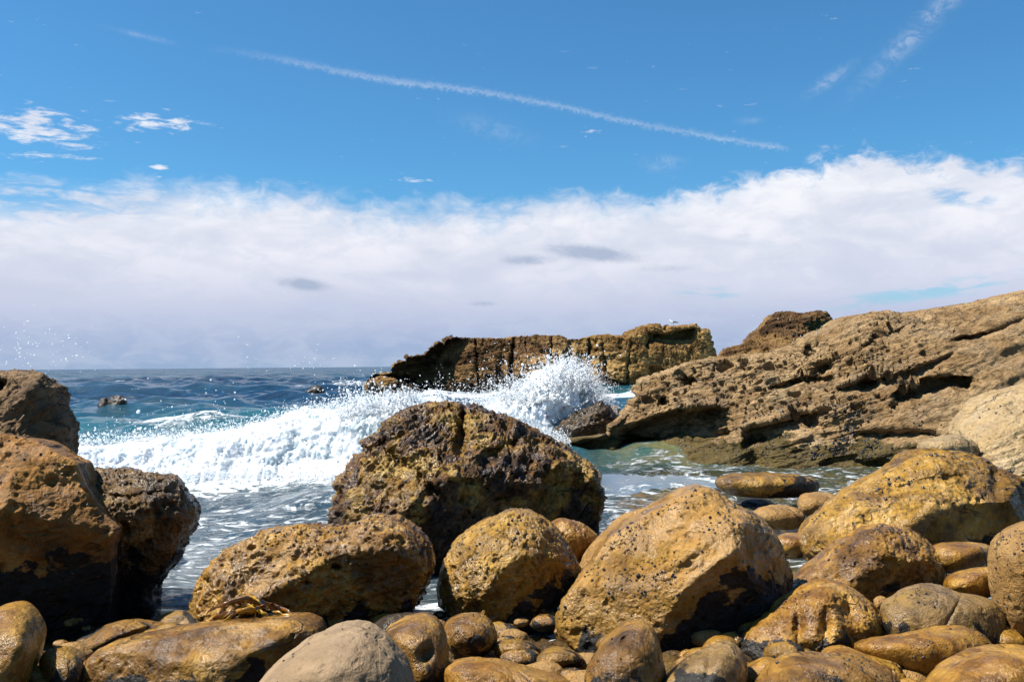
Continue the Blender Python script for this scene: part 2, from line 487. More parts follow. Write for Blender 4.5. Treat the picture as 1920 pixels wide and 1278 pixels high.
# ------------------------------------------------------------------ materials
def tame(c, K, g):
    m = max(c); return tuple(K * v * (v / m) ** g for v in c)
def rock_mat(name, cols, scale=2.0, fine=30.0, rough=(0.25, 0.6), coat=0.5, bump=0.5, bdist=0.01, algae=0.0, algae_shade_z=None, algae_col=(0.012, 0.010, 0.008),
             strata=None, moss=0.0, moss_col=(0.20, 0.13, 0.015), speck=0.25, contrast=0.5, wet_z=None, algae_shade_x=None, K=0.80, sat=0.33, crack=1.0, mott=0.58):
    K *= 0.97
    m = bpy.data.materials.new(name); m.use_nodes = True; m.node_tree.nodes.clear()
    T = NT(m.node_tree)
    tcn = T.n.new('ShaderNodeTexCoord'); v = tcn.outputs['Object']
    geo = T.n.new('ShaderNodeNewGeometry'); wz = T.sep(geo.outputs['Position'])[2]
    nl = T.noise(v, scale, 8, 0.62, 0.5)
    sv = v
    if strata:
        slope, thick = strata
        x, y, z = T.sep(v)[:3]
        s = T.add(T.sub(z, T.mul(x, slope)), T.mul(T.noise(v, scale * 0.7, 3), thick * 2.5))
        sv = T.comb(T.mul(x, 0.12), T.mul(y, 0.12), s)
        nl = T.add(T.mul(nl, 0.5), T.mul(T.noise(sv, 1.0 / thick, 6, 0.65), 0.5))
    lo, hi = 0.5 - 0.18 / (0.5 + contrast), 0.5 + 0.18 / (0.5 + contrast)
    cols = [tame(c, K, sat) for c in cols]; moss_col = tame(moss_col, K, sat)
    f = T.step(nl, lo, hi, smooth=False)
    n = len(cols)
    col = T.ramp(f, [(i / (n - 1), c) for i, c in enumerate(cols)])
    nf = T.noise(v, fine, 6, 0.7)
    g = T.step(nf, 0.25, 0.75, 1 - speck, 1 + speck, smooth=False)
    col = T.mix(1.0, col, T.comb(g, g, g), 'MULTIPLY')
    film = T.step(T.noise(v, scale * 4.2, 7, 0.68, 0.5), 0.50, 0.62, 0.0, mott)
    col = T.mix(film, col, tame(cols[0], 0.55, 0.05))
    if moss:
        mm = T.step(T.noise(v, scale * 1.7, 6, 0.65, 0.3), 0.5, 0.62, 0.0, moss)
        col = T.mix(mm, col, moss_col)
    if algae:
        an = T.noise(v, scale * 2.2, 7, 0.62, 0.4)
        if algae_shade_z is not None:
            an = T.add(an, T.step(wz, algae_shade_z[0], algae_shade_z[1], 0.42, -0.14, smooth=False))  # tidal algae, raised low down to paint in the darker shade there
        if algae_shade_x is not None:
            an = T.add(an, T.step(T.sep(v)[0], algae_shade_x[0], algae_shade_x[1], -0.30, 0.06, smooth=False))  # algae plus painted shade, heavier on the boulders' shaded right side
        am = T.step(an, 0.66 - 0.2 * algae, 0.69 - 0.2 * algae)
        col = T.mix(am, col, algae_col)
    cell = T.voro(v, fine * 1.1)
    mid = T.noise(v, fine * 0.38, 5, 0.62, 0.3)
    h = T.add(T.mul(nf, 1.0), T.mul(T.noise(v, fine * 3.3, 4, 0.7), 0.30))
    h = T.add(h, T.mul(T.step(cell, 0.0, 0.40), 0.30))
    h = T.add(h, T.mul(mid, 2.2))
    ck = T.m('ABSOLUTE', T.sub(T.noise(T.comb(*[T.mul(q_, f_) for q_, f_ in zip(T.sep(v)[:3], (0.6, 0.6, 1.5))]), scale * 0.8, 4, 0.55, 0.3), 0.5))
    ckm = T.step(ck, 0.0035, 0.010, 1.0, 0.0)
    ckm = T.mul(ckm, T.step(T.noise(v, scale * 0.6, 2), 0.45, 0.55, 0.0, crack))
    h = T.sub(h, T.mul(ckm, 2.6))
    col = T.mix(T.mul(ckm, 0.6), col, tame(cols[0], 0.5, 0))
    if strata:
        h = T.add(h, T.mul(T.noise(sv, 2.2 / strata[1], 6, 0.7), 2.0))
    nrm = T.bump(h, min(1.0, bump * 1.1), bdist * 1.5)
    rn = T.noise(v, scale * 3, 6, 0.65)
    ro = T.step(rn, 0.35, 0.65, rough[0] + 0.15, rough[1] + 0.1, smooth=False)
    b = T.n.new('ShaderNodeBsdfPrincipled')
    T._in(b.inputs['Base Color'], col); T._in(b.inputs['Roughness'], ro); T._in(b.inputs['Normal'], nrm)
    b.inputs['Specular IOR Level'].default_value = 0.22
    cw = T.step(rn, 0.46, 0.56, min(1.0, coat * 1.05), coat * 0.12)
    if wet_z: cw = T.mul(cw, T.step(wz, wet_z[0], wet_z[1], 1.0, 0.0))
    if algae: cw = T.mul(cw, T.sub(1.0, T.mul(am, 0.7)))
    cw = T.mul(cw, T.sub(1.0, T.mul(film, 0.5)))
    T._in(b.inputs['Coat Weight'], cw)
    b.inputs['Coat Roughness'].default_value = 0.19; b.inputs['Coat IOR'].default_value = 1.42
    T._in(b.inputs['Coat Normal'], T.bump(T.add(T.add(T.mul(mid, 2.0), T.mul(nf, 1.5)), T.mul(T.step(cell, 0.0, 0.40), 0.25)), 1.0, bdist * 0.60))
    out = T.n.new('ShaderNodeOutputMaterial'); T.l.new(b.outputs[0], out.inputs[0])
    return m

OCHRE = [(0.065, 0.034, 0.007), (0.19, 0.105, 0.020), (0.37, 0.225, 0.052), (0.51, 0.34, 0.115)]
AMBER = [(0.13, 0.056, 0.008), (0.28, 0.142, 0.020), (0.43, 0.25, 0.048), (0.50, 0.33, 0.10)]
OLIVE = [(0.075, 0.040, 0.006), (0.21, 0.122, 0.017), (0.39, 0.245, 0.050), (0.53, 0.36, 0.13)]
SANDY = [(0.24, 0.145, 0.050), (0.38, 0.245, 0.100), (0.50, 0.35, 0.17)]
GREY = [(0.25, 0.165, 0.090), (0.36, 0.25, 0.145), (0.46, 0.335, 0.205)]
TAN = [(0.15, 0.088, 0.036), (0.33, 0.21, 0.100), (0.48, 0.33, 0.175), (0.58, 0.43, 0.26)]
M_center = rock_mat('wet_rough_rock', [(0.035, 0.018, 0.005), (0.14, 0.072, 0.014), (0.29, 0.18, 0.036), (0.42, 0.29, 0.09)], 2.6, 26, (0.22, 0.55), 0.8, 1.0, 0.02, 0.22, (-0.2, 0.7), algae_col=(0.045, 0.024, 0.009), speck=0.5, contrast=1.0)
M_big = rock_mat('speckled_boulder_rock', [(0.16, 0.088, 0.012), (0.33, 0.20, 0.055), (0.45, 0.29, 0.115), (0.52, 0.36, 0.17)], 1.6, 34, (0.28, 0.6), 0.85, 0.8, 0.012, 0.50, (0.0, 0.65), algae_shade_x=(-0.35, 0.25), moss=0.7, moss_col=(0.25, 0.15, 0.012), mott=0.4, speck=0.35)
M_olive = rock_mat('olive_boulder_rock', OLIVE, 2.2, 30, (0.25, 0.55), 0.9, 0.8, 0.014, 0.40, (-0.05, 0.5), speck=0.35, algae_shade_x=(-0.3, 0.3))
M_ochre = rock_mat('ochre_boulder_rock', OCHRE, 2.4, 32, (0.22, 0.55), 0.85, 0.7, 0.012, 0.25, (-0.1, 0.4), speck=0.3)
M_amber = rock_mat('amber_cobble_rock', AMBER, 2.2, 36, (0.18, 0.45), 0.8, 0.6, 0.010, 0.15, (-0.1, 0.35), speck=0.32, sat=0.15, K=0.74)
M_sandy = rock_mat('sandy_boulder_rock', SANDY, 2.0, 40, (0.45, 0.75), 0.35, 0.9, 0.012, speck=0.35, mott=0.25)
M_grey = rock_mat('grey_cobble_rock', GREY, mott=0.12, sat=0.05, K=0.66, scale=1.4, fine=60, rough=(0.5, 0.8), coat=0.15, bump=0.5, bdist=0.006, speck=0.22)
M_greyw = rock_mat('wet_grey_cobble_rock', [(0.13, 0.085, 0.035), (0.25, 0.17, 0.075), (0.38, 0.27, 0.14)], 2.4, 40, (0.2, 0.5), 0.8, 0.6, 0.010, 0.2, (0, .4), moss=0.5, moss_col=(0.26, 0.17, 0.03), speck=0.3)
M_cliff = rock_mat('tan_sandstone', TAN, 0.9, 9, (0.7, 0.95), 0.5, 0.9, 0.05, 0.35, (0.0, 0.75), algae_col=(0.10, 0.070, 0.022), strata=(0.33, 0.16), speck=0.4, moss=0.35, moss_col=(0.36, 0.28, 0.19), wet_z=(0.2, 0.7), K=0.76, sat=0.12, crack=0.8, mott=0.6)
M_far = rock_mat('far_sandstone', [(0.050, 0.028, 0.014), (0.18, 0.10, 0.042), (0.36, 0.22, 0.09), (0.50, 0.33, 0.13)], 0.16, 1.6, (0.8, 0.95), 0.0, 0.9, 0.25, 0.12, (-0.5, 2.2), algae_col=(0.03, 0.022, 0.015), K=0.86, sat=0.10, strata=(0.18, 0.55), speck=0.45, contrast=1.1)
M_far2 = rock_mat('far_pale_sandstone', [(0.10, 0.055, 0.020), (0.31, 0.18, 0.060), (0.50, 0.33, 0.13), (0.66, 0.49, 0.27)], 0.16, 1.6, (0.8, 0.95), 0.0, 0.9, 0.25, 0.12, (-1.0, 1.8), algae_col=(0.035, 0.026, 0.015), K=0.84, sat=0.10, strata=(-0.10, 0.6), speck=0.4, contrast=1.0)
M_stack = rock_mat('pale_banded_sandstone', [(0.22, 0.13, 0.055), (0.46, 0.31, 0.14), (0.62, 0.48, 0.29), (0.74, 0.64, 0.46)], 0.3, 2.2, (0.8, 0.95), 0.0, 0.9, 0.15, strata=(-0.25, 0.5), K=0.62, sat=0.16, speck=0.4, contrast=1.0)
M_leftgrey = rock_mat('grey_brown_rock', [(0.11, 0.074, 0.042), (0.23, 0.16, 0.095), (0.36, 0.265, 0.17)], 1.6, 18, (0.6, 0.9), 0.05, 0.9, 0.02, strata=(0.9, 0.14), speck=0.4)
M_orange = rock_mat('orange_rock', [(0.10, 0.055, 0.016), (0.28, 0.155, 0.045), (0.46, 0.27, 0.085)], 1.7, 26, (0.4, 0.8), 0.25, 0.8, 0.015, 0.30, (0.2, 0.8), speck=0.35)
M_brown = rock_mat('brown_pitted_rock', [(0.055, 0.032, 0.012), (0.18, 0.11, 0.038), (0.36, 0.25, 0.10)], 2.4, 24, (0.25, 0.6), 0.7, 0.9, 0.02, 0.3, (0.0, .7), speck=0.45, contrast=1.0)
M_pale = rock_mat('pale_yellow_rock', [(0.28, 0.18, 0.075), (0.43, 0.30, 0.145), (0.55, 0.42, 0.25)], 1.3, 20, (0.35, 0.75), 0.5, 0.9, 0.02, speck=0.35, strata=(0.35, 0.2), sat=0.05, mott=0.3, K=0.78)
M_darkrock = rock_mat('dark_wet_rock', [(0.02, 0.015, 0.010), (0.06, 0.042, 0.022), (0.15, 0.10, 0.05)], 2.0, 14, (0.25, 0.5), 0.8, 0.9, 0.03, speck=0.4)
M_ground = rock_mat('wet_pebble_ground', [(0.03, 0.018, 0.006), (0.12, 0.075, 0.022), (0.24, 0.16, 0.055)], 5.0, 26, (0.15, 0.4), 0.8, 0.9, 0.03, speck=0.4)

# ------------------------------------------------------------------ ground under the boulders
def build_ground():
    y = np.concatenate([np.linspace(-6, 3.5, 60, endpoint=False), np.linspace(3.5, 8, 220, endpoint=False), np.linspace(8, 26, 120)]); x = np.concatenate([np.linspace(-16, -3.5, 60, endpoint=False), np.linspace(-3.5, 3.5, 340), np.linspace(3.5, 16, 61)[1:]])
    ny, nx = len(y), len(x)
    X, Y = np.meshgrid(x, y)
    z = np.interp(Y, [-6, 3.5, 5.3, 6.2, 8, 12, 26], [0.55, 0.14, 0.10, 0.02, -0.35, -0.9, -2.0])
    P = np.stack([X, Y, z], -1).reshape(-1, 3)
    P[:, 2] += sstep(P[:, 0] - 0.50 * P[:, 1], 0.3, 2.5) * (1 - sstep(P[:, 1], 10, 14)) * 0.9
    d, r = worley(P / 0.20, 3)
    P[:, 2] += 0.11 * (1 - np.clip(d * 1.3, 0, 1) ** 2) * (0.3 + 0.7 * r) + 0.05 * fbm(P / 0.8, 3) - 0.07
    o = mesh_obj('ground', P, grid_faces(ny, nx), M_ground, origin=(0, 0, 0)); tag(o, kind='structure')
build_ground()

# ------------------------------------------------------------------ sea
def wave_crest(x):
    """Y of the breaking wave's crest and its height along X"""
    Yc = 16.5 + 0.06 * (x + 3) + 0.2 * np.sin(x * 0.9)
    H = np.interp(x, [-16, -9, -7.6, -5.6, -4.6, -3.8, -3.0, -2.4, -1.6, -0.3, 1.0, 1.8], [0.15, 0.34, 0.40, 0.50, 0.62, 0.84, 0.98, 1.08, 1.12, 0.8, 0.3, 0.0])
    return Yc, H

def sea_height(X, Y):
    rg = np.random.default_rng(11)
    z = np.zeros_like(X)
    dyl = np.maximum(0.006 * Y, 0.02)
    near = sstep(Y, 5.0, 14.0)
    for i in range(46):
        lam = 0.35 * (1.115 ** i)
        if lam > 22: lam = 8 + rg.random() * 14
        ang = rg.normal(0, 0.75) + (-0.12)
        k = 2 * math.pi / lam
        a = 0.0150 * lam ** 0.80
        if lam > 7: a *= 0.45
        if lam < 2: a *= 0.85
        att = sstep(lam / dyl, 2.5, 6) * (1 + 0.9 * sstep(Y, 22, 60) * (lam < 7))
        ph = rg.random() * 6.28
        q = (X * math.sin(ang) + Y * math.cos(ang)) * k + ph
        env = 0.35 + 0.65 * (0.5 + 0.5 * np.sin(X * k * 0.13 + Y * k * 0.09 + ph * 3))
        s = np.sin(q)
        s = 1 - 2 * np.abs(np.sin(q * 0.5)) ** 1.25 if lam < 6 else s
        z += a * att * env * s * (0.45 + 0.55 * near if lam < 2 else near)
    # swells
    def swell(Yc, wid, h, x0=None, xw=None):
        b = np.exp(-((Y - Yc) / wid) ** 2)
        if x0 is not None: b = b * np.exp(-((X - x0) / xw) ** 2)
        return h * b
    z += swell(21.5 + 0.06 * X, 2.0, 0.42, -5.0, 6.0)
    z += swell(34 + 0.1 * X + 1.2 * np.sin(X * 0.15), 3.5, 0.16)
    z += swell(70 + 0.08 * X + 2 * np.sin(X * 0.08), 7, 0.62, -22, 26)
    z += swell(120 + 6 * np.sin(X * 0.05), 12, 0.45, -60, 60)
    # body of the breaking wave
    Yc, H = wave_crest(X)
    z += H * 0.75 * np.exp(-(np.maximum(Y - Yc, 0) / 2.2) ** 2) * np.exp(-(np.minimum(Y - Yc, 0) / 0.55) ** 2)
    return z

def build_sea():
    ys = [4.6]
    while ys[-1] < 12000:
        g = 0.0052 if ys[-1] < 400 else 0.02
        ys.append(ys[-1] * (1 + g))
    y = np.array(ys)
    u = np.concatenate([np.linspace(-1.6, -0.62, 50, endpoint=False), np.linspace(-0.62, 0.62, 720), np.linspace(0.62, 1.6, 51)[1:]])
    U, Y = np.meshgrid(u, y)
    X = U * Y
    z = sea_height(X, Y)
    # foam amount
    P = np.stack([X, Y, X * 0], -1).reshape(-1, 3)
    Yc, H = wave_crest(X)
    front = Yc - Y
    on = sstep(X, -16, -12) * (1 - sstep(X, -0.6, 0.6))
    f = on * np.where(front > 0, 0.60 * np.exp(-(front / 1.15) ** 2) + 0.36 * np.exp(-front / 5.0), 1.0 * np.exp(front / 0.9))
    f = np.maximum(f, 0.62 * np.exp(-((X + 8.2) / 1.7) ** 2 - ((Y - 19.3) / 2.2) ** 2))
    f = np.maximum(f, 0.62 * np.exp(-((X + 9.5) / 2.2) ** 2 - ((Y - 29) / 2.0) ** 2))
    f = np.maximum(f, 0.7 * np.exp(-((X + 12) / 7) ** 2 - ((Y - 74) / 8) ** 2) * (X > -22))
    f = np.maximum(f, 0.55 * np.exp(-((X - 1.2) / 1.2) ** 2 - ((Y - 19.6) / 1.5) ** 2))
    f = np.maximum(f, 0.29 * sstep(X, 1.0, 2.0) * (1 - sstep(Y, 16, 19)))
    f = np.maximum(f, 0.32 * (1 - sstep(Y, 13, 16)))
    f = np.maximum(f, 0.75 * np.exp(-((Y - (68 + 0.05 * X)) / 5) ** 2) * sstep(X, 6, 12) * (1 - sstep(X, 30, 40)))
    f = np.maximum(f, 0.5 * np.exp(-((Y - 54) / 4) ** 2) * sstep(X, -12, -6) * (1 - sstep(X, 8, 12)))
    shal = sstep(X, 0.8, 2.6) * (1 - sstep(Y, 14, 24)) + (1 - sstep(Y, 5.5, 8.5)) * 0.3
    teal = sstep(Y, 14, 17) * (1 - sstep(Y, 28, 42)) * (0.75 - 0.3 * sstep(X, -2, 2)) + sstep(X, 4, 8) * sstep(Y, 16, 22) * (1 - sstep(Y, 60, 80))
    clear = np.clip(sstep(X, 0.8, 1.6) * (1 - sstep(Y, 14.5, 17.5)) + (1 - sstep(Y, 6.2, 8.0)) * 0.8, 0, 1)
    V = np.stack([X, Y, z], -1).reshape(-1, 3)
    m = bpy.data.materials.new('sea_water'); m.use_nodes = True; m.node_tree.nodes.clear()
    T = NT(m.node_tree)
    def attr(n):
        a = T.n.new('ShaderNodeAttribute'); a.attribute_name = n; return a.outputs['Fac']
    geo = T.n.new('ShaderNodeNewGeometry'); pos = geo.outputs['Position']
    x, yy, zz = T.sep(pos)[:3]
    flat = T.comb(x, T.mul(yy, 1.0), 0.0)
    patch = T.noise(T.comb(T.mul(x, 0.35), T.mul(yy, 0.5), 0.0), 0.12, 4, 0.55)
    deep = T.mix(T.step(patch, 0.38, 0.62), (0.007, 0.026, 0.048), (0.014, 0.048, 0.074))
    deep = T.mix(T.step(yy, 16, 9, 0.0, 1.0), deep, (0.040, 0.062, 0.075))
    band = T.mul(T.step(yy, 42, 60), T.step(yy, 190, 120))
    deep = T.mix(T.mul(band, T.step(T.noise(T.comb(T.mul(x, 0.3), T.mul(yy, 0.6), 0.0), 0.12, 4, 0.6), 0.35, 0.6, 0.4, 1.0)), deep, (0.003, 0.014, 0.036))
    deep = T.mix(T.mul(attr('teal'), 0.9), deep, (0.014, 0.090, 0.100))
    sh = T.mix(T.step(T.noise(flat, 1.6, 4), 0.4, 0.6), (0.045, 0.090, 0.065), (0.15, 0.135, 0.045))
    col = T.mix(T.m('MINIMUM', attr('shallow'), 0.8), deep, sh)
    sv = T.comb(x, T.mul(yy, 1.7), T.mul(zz, 1.0))
    st = T.noise(sv, 2.2, 10, 0.70, 1.3)
    rid = T.sub(1.0, T.mul(T.m('ABSOLUTE', T.sub(T.noise(sv, 1.9, 7, 0.62, 0.9), 0.5)), 9.0))
    fa = attr('foam')
    fsum = T.add(T.add(T.mul(st, 0.75), T.mul(T.m('MAXIMUM', rid, 0.0), 0.12)), T.mul(fa, 0.62))
    fm = T.step(fsum, 0.60, 0.74)
    fm = T.mul(fm, T.step(fa, 0.05, 0.2))
    # sparse white caps far out
    cap = T.noise(T.comb(T.mul(x, 0.22), T.mul(yy, 0.25), 0.0), 1.0, 8, 0.7, 0.4)
    fm = T.m('MAXIMUM', fm, T.mul(T.step(cap, 0.66, 0.71), T.mul(T.step(yy, 20, 40), 0.75)))
    col = T.mix(fm, col, (0.58, 0.62, 0.65))
    b = T.n.new('ShaderNodeBsdfPrincipled')
    T._in(b.inputs['Alpha'], T.sub(1.0, T.mul(T.mul(attr('clear'), 0.62), T.sub(1.0, fm))))
    T._in(b.inputs['Base Color'], col)
    T._in(b.inputs['Roughness'], T.m('MAXIMUM', T.mul(fm, 0.7), T.step(yy, 20, 300, 0.06, 0.22, smooth=False)))
    b.inputs['IOR'].default_value = 1.33
    h = T.add(T.mul(T.noise(T.comb(x, T.mul(yy, 1.5), 0.0), 5.5, 7, 0.62, 0.6), 1.0), T.mul(T.noise(T.comb(T.mul(x, .6), yy, 0.0), 0.8, 6, 0.6, 0.4), T.step(yy, 10, 120, 0.5, 9.0)))
    h = T.add(h, T.mul(T.noise(T.comb(T.mul(x, .5), yy, 0.0), 0.22, 6, 0.6, 0.4), T.step(yy, 40, 200, 0.0, 40.0)))
    h = T.add(h, T.mul(fm, 0.5))
    T._in(b.inputs['Normal'], T.bump(h, 1.0, 0.07))
    out = T.n.new('ShaderNodeOutputMaterial'); T.l.new(b.outputs[0], out.inputs[0])
    o = mesh_obj('sea', V, grid_faces(len(y), len(u)), m, origin=(0, 0, 0), attrs={'foam': f.ravel(), 'shallow': np.clip(shal, 0, 1).ravel(), 'teal': np.clip(teal, 0, 1).ravel(), 'clear': clear.ravel()})
    tag(o, kind='structure')
build_sea()

# ------------------------------------------------------------------ foam, spray
def foam_mat(name, bumpy, tr, c1=(0.70, 0.72, 0.74), c2=(0.36, 0.44, 0.48)):
    m = bpy.data.materials.new(name); m.use_nodes = True; m.node_tree.nodes.clear()
    T = NT(m.node_tree)
    v_ = T.n.new('ShaderNodeTexCoord').outputs['Object']
    d = T.n.new('ShaderNodeBsdfDiffuse'); t = T.n.new('ShaderNodeBsdfTranslucent'); g = T.n.new('ShaderNodeBsdfGlossy')
    col = T.mix(T.step(T.noise(v_, 2.4, 8, 0.66, 0.9), 0.44, 0.62), c1, c2) if bumpy else (0.88, 0.90, 0.92, 1)
    T._in(d.inputs[0], col); t.inputs[0].default_value = (0.93, 0.95, 0.97, 1); g.inputs['Roughness'].default_value = 0.35
    if bumpy:
        n = T.bump(T.add(T.noise(v_, 9, 8, 0.70, 0.6), T.mul(T.noise(v_, 40, 4, 0.7), 0.4)), bumpy, 0.09); T._in(d.inputs['Normal'], n)
    a = T.n.new('ShaderNodeMixShader'); a.inputs[0].default_value = tr
    if bumpy:
        t = T.n.new('ShaderNodeSubsurfaceScattering'); T._in(t.inputs['Color'], col)
        t.inputs['Radius'].default_value = (1.0, 1.05, 1.1); t.inputs['Scale'].default_value = 0.22
    T.l.new(d.outputs[0], a.inputs[1]); T.l.new(t.outputs[0], a.inputs[2])
    c = T.n.new('ShaderNodeMixShader'); c.inputs[0].default_value = 0.05
    T.l.new(a.outputs[0], c.inputs[1]); T.l.new(g.outputs[0], c.inputs[2])
    o = T.n.new('ShaderNodeOutputMaterial'); T.l.new(c.outputs[0], o.inputs[0])
    return m
M_foam = foam_mat('white_foam', 0.6, 0.55)
M_splash = foam_mat('splash_foam', 0.5, 0.6, (0.88, 0.90, 0.92), (0.66, 0.72, 0.75))
M_drop = foam_mat('spray_white', 0, 0.62)

t_ = (1 + 5 ** 0.5) / 2
ICO_V = np.array([(-1, t_, 0), (1, t_, 0), (-1, -t_, 0), (1, -t_, 0), (0, -1, t_), (0, 1, t_), (0, -1, -t_), (0, 1, -t_), (t_, 0, -1), (t_, 0, 1), (-t_, 0, -1), (-t_, 0, 1)], float)
ICO_V /= np.linalg.norm(ICO_V[0])
ICO_F = np.array([(0, 11, 5), (0, 5, 1), (0, 1, 7), (0, 7, 10), (0, 10, 11), (1, 5, 9), (5, 11, 4), (11, 10, 2), (10, 7, 6), (7, 1, 8), (3, 9, 4), (3, 4, 2), (3, 2, 6), (3, 6, 8), (3, 8, 9), (4, 9, 5), (2, 4, 11), (6, 2, 10), (8, 6, 7), (9, 8, 1)])
def blobs(name, P, S, mat, rs=3, stretch=0.35, label=None):
    rg = np.random.default_rng(rs)
    n = len(P)
    sc = S[:, None] * (1 + stretch * rg.normal(size=(n, 3)).clip(-1.5, 2.0)).clip(0.35, 2.6)
    V = ICO_V[None] * (1 + 0.18 * rg.normal(size=(n, 12, 1))) * sc[:, None, :]
    # random rotation about two axes
    a = rg.random(n) * 6.28; ca, sa = np.cos(a)[:, None], np.sin(a)[:, None]
    V = np.stack([V[..., 0] * ca - V[..., 2] * sa, V[..., 1], V[..., 0] * sa + V[..., 2] * ca], -1)
    V = V + P[:, None, :]
    F = ICO_F[None] + (np.arange(n) * 12)[:, None, None]
    o = mesh_obj(name, V.reshape(-1, 3), F.reshape(-1, 3), mat, origin=P.mean(0))
    tag(o, label, 'spray', kind='stuff')
    return o

def build_wave():
    nx, ns = 900, 150
    x = np.linspace(-15, 0.5, nx); s = np.linspace(0, 1, ns)
    S, X = np.meshgrid(s, x, indexing='ij')
    Yc, H = wave_crest(X)
    nz = fbm(np.stack([X / 0.9, X * 0, X * 0 + 2.2], -1).reshape(-1, 3), 4, 0.6).reshape(X.shape)
    nz2 = fbm(np.stack([X / 2.0, X * 0 + 4, X * 0], -1).reshape(-1, 3), 2).reshape(X.shape)
    H = H * (1 + 0.16 * nz)
    # cross section: front toe -> bulging face -> crest -> back
    cs = np.array([(-1.75, -0.28), (-1.30, -0.08), (-1.02, 0.14), (-0.82, 0.42), (-0.58, 0.74), (-0.26, 0.95), (0.1, 1.0), (0.45, 0.80), (0.95, 0.45), (1.5, 0.05), (1.9, -0.25)])
    q = np.linspace(0, 1, len(cs))
    cy = np.interp(S, q, cs[:, 0]); cz = np.interp(S, q, cs[:, 1])
    Y = Yc + cy * (0.62 + 0.12 * nz2) ; Z = cz * H - 0.30 * sstep(X, -0.6, 0.5) - 0.22 * (1 - sstep(S, 0.0, 0.14))
    toe = fbm(np.stack([X / 0.55, X * 0 + 8, X * 0], -1).reshape(-1, 3), 4, 0.6).reshape(X.shape)
    Y = Y - 0.45 * toe * sstep(0.45 - S, 0, 0.45)
    V = np.stack([X, Y, Z], -1).reshape(-1, 3)
    F = grid_faces(ns, nx)
    N = normals(V, [F])
    if N[:, 2].mean() < 0: F = F[:, ::-1]; N = -N
    wgt = np.sin(np.clip(S, 0, 1) * math.pi).ravel() ** 0.5
    p = V.copy()
    wr = np.stack([fbm(p / 0.5 + 3, 3), fbm(p / 0.5 + 7, 3), fbm(p / 0.5 + 11, 3)], -1) * 0.22
    pq = p + wr
    d = 0.22 * fbm(pq / 0.9, 3, 0.5) + 0.075 * fbm(pq / 0.34, 4, 0.6) + 0.050 * fbm(pq / 0.13, 4, 0.65, kind='ridge')
    V = V + N * (d * wgt)[:, None] + np.stack([wr[:, 0] * .3, wr[:, 1] * 0.4, wr[:, 2] * 0.3], -1) * wgt[:, None]
    o = mesh_obj('breaking_wave_foam', V, F, M_foam)
    tag(o, 'white tumbling foam of the wave breaking left of the central rock', 'wave foam', kind='stuff')
    # flecks along crest and toe
    rg = np.random.default_rng(5)
    n = 40000
    xs = -13 + 14.0 * rg.random(n) ** 0.62; Yc1, H1 = wave_crest(xs)
    kindr = rg.random(n)
    topz = H1 * (1.0) + np.abs(rg.normal(0, 0.10, n)) * (1 + 1.2 * (fbm(np.stack([xs / 0.5, xs * 0, xs * 0], -1), 3) > 0.25))
    toez = np.abs(rg.normal(0, 0.07, n))
    crest = kindr < 0.45
    Pz = np.where(crest, topz, np.where(kindr < 0.8, toez, rg.random(n) * H1))
    Py = np.where(crest, Yc1 + rg.normal(0, 0.35, n), np.where(kindr < 0.8, Yc1 - 1.5 - np.abs(rg.normal(0, 0.45, n)), Yc1 - 0.9 + rg.normal(0, 0.3, n)))
    Sz = np.exp(rg.normal(math.log(0.0048), 0.5, n)).clip(0.002, 0.018)
    blobs('wave_spray', np.stack([xs, Py, Pz], -1), Sz, M_drop, 6, stretch=0.55, label='white flecks of spray thrown along the crest and foot of the breaking wave')
build_wave()

def tendrils(rg, src, direc, n, length, steps, size, spread, grav=1.0):
    P = []; S = []
    for i in range(n):
        s0 = src(rg); d = direc(rg, s0); L = length * rg.uniform(0.4, 1.0)
        k = steps; t = np.linspace(0, 1, k) ** rg.uniform(0.6, 1.2)
        pos = s0 + d * (L * t)[:, None] + np.array([0, 0, -0.5 * grav * L]) * (t ** 2)[:, None]
        pos += np.cumsum(rg.normal(0, spread, (k, 3)), 0)
        P.append(pos); S.append(size * (1 - 0.75 * t) * np.exp(rg.normal(0, 0.35, k)))
    return np.concatenate(P), np.concatenate(S)

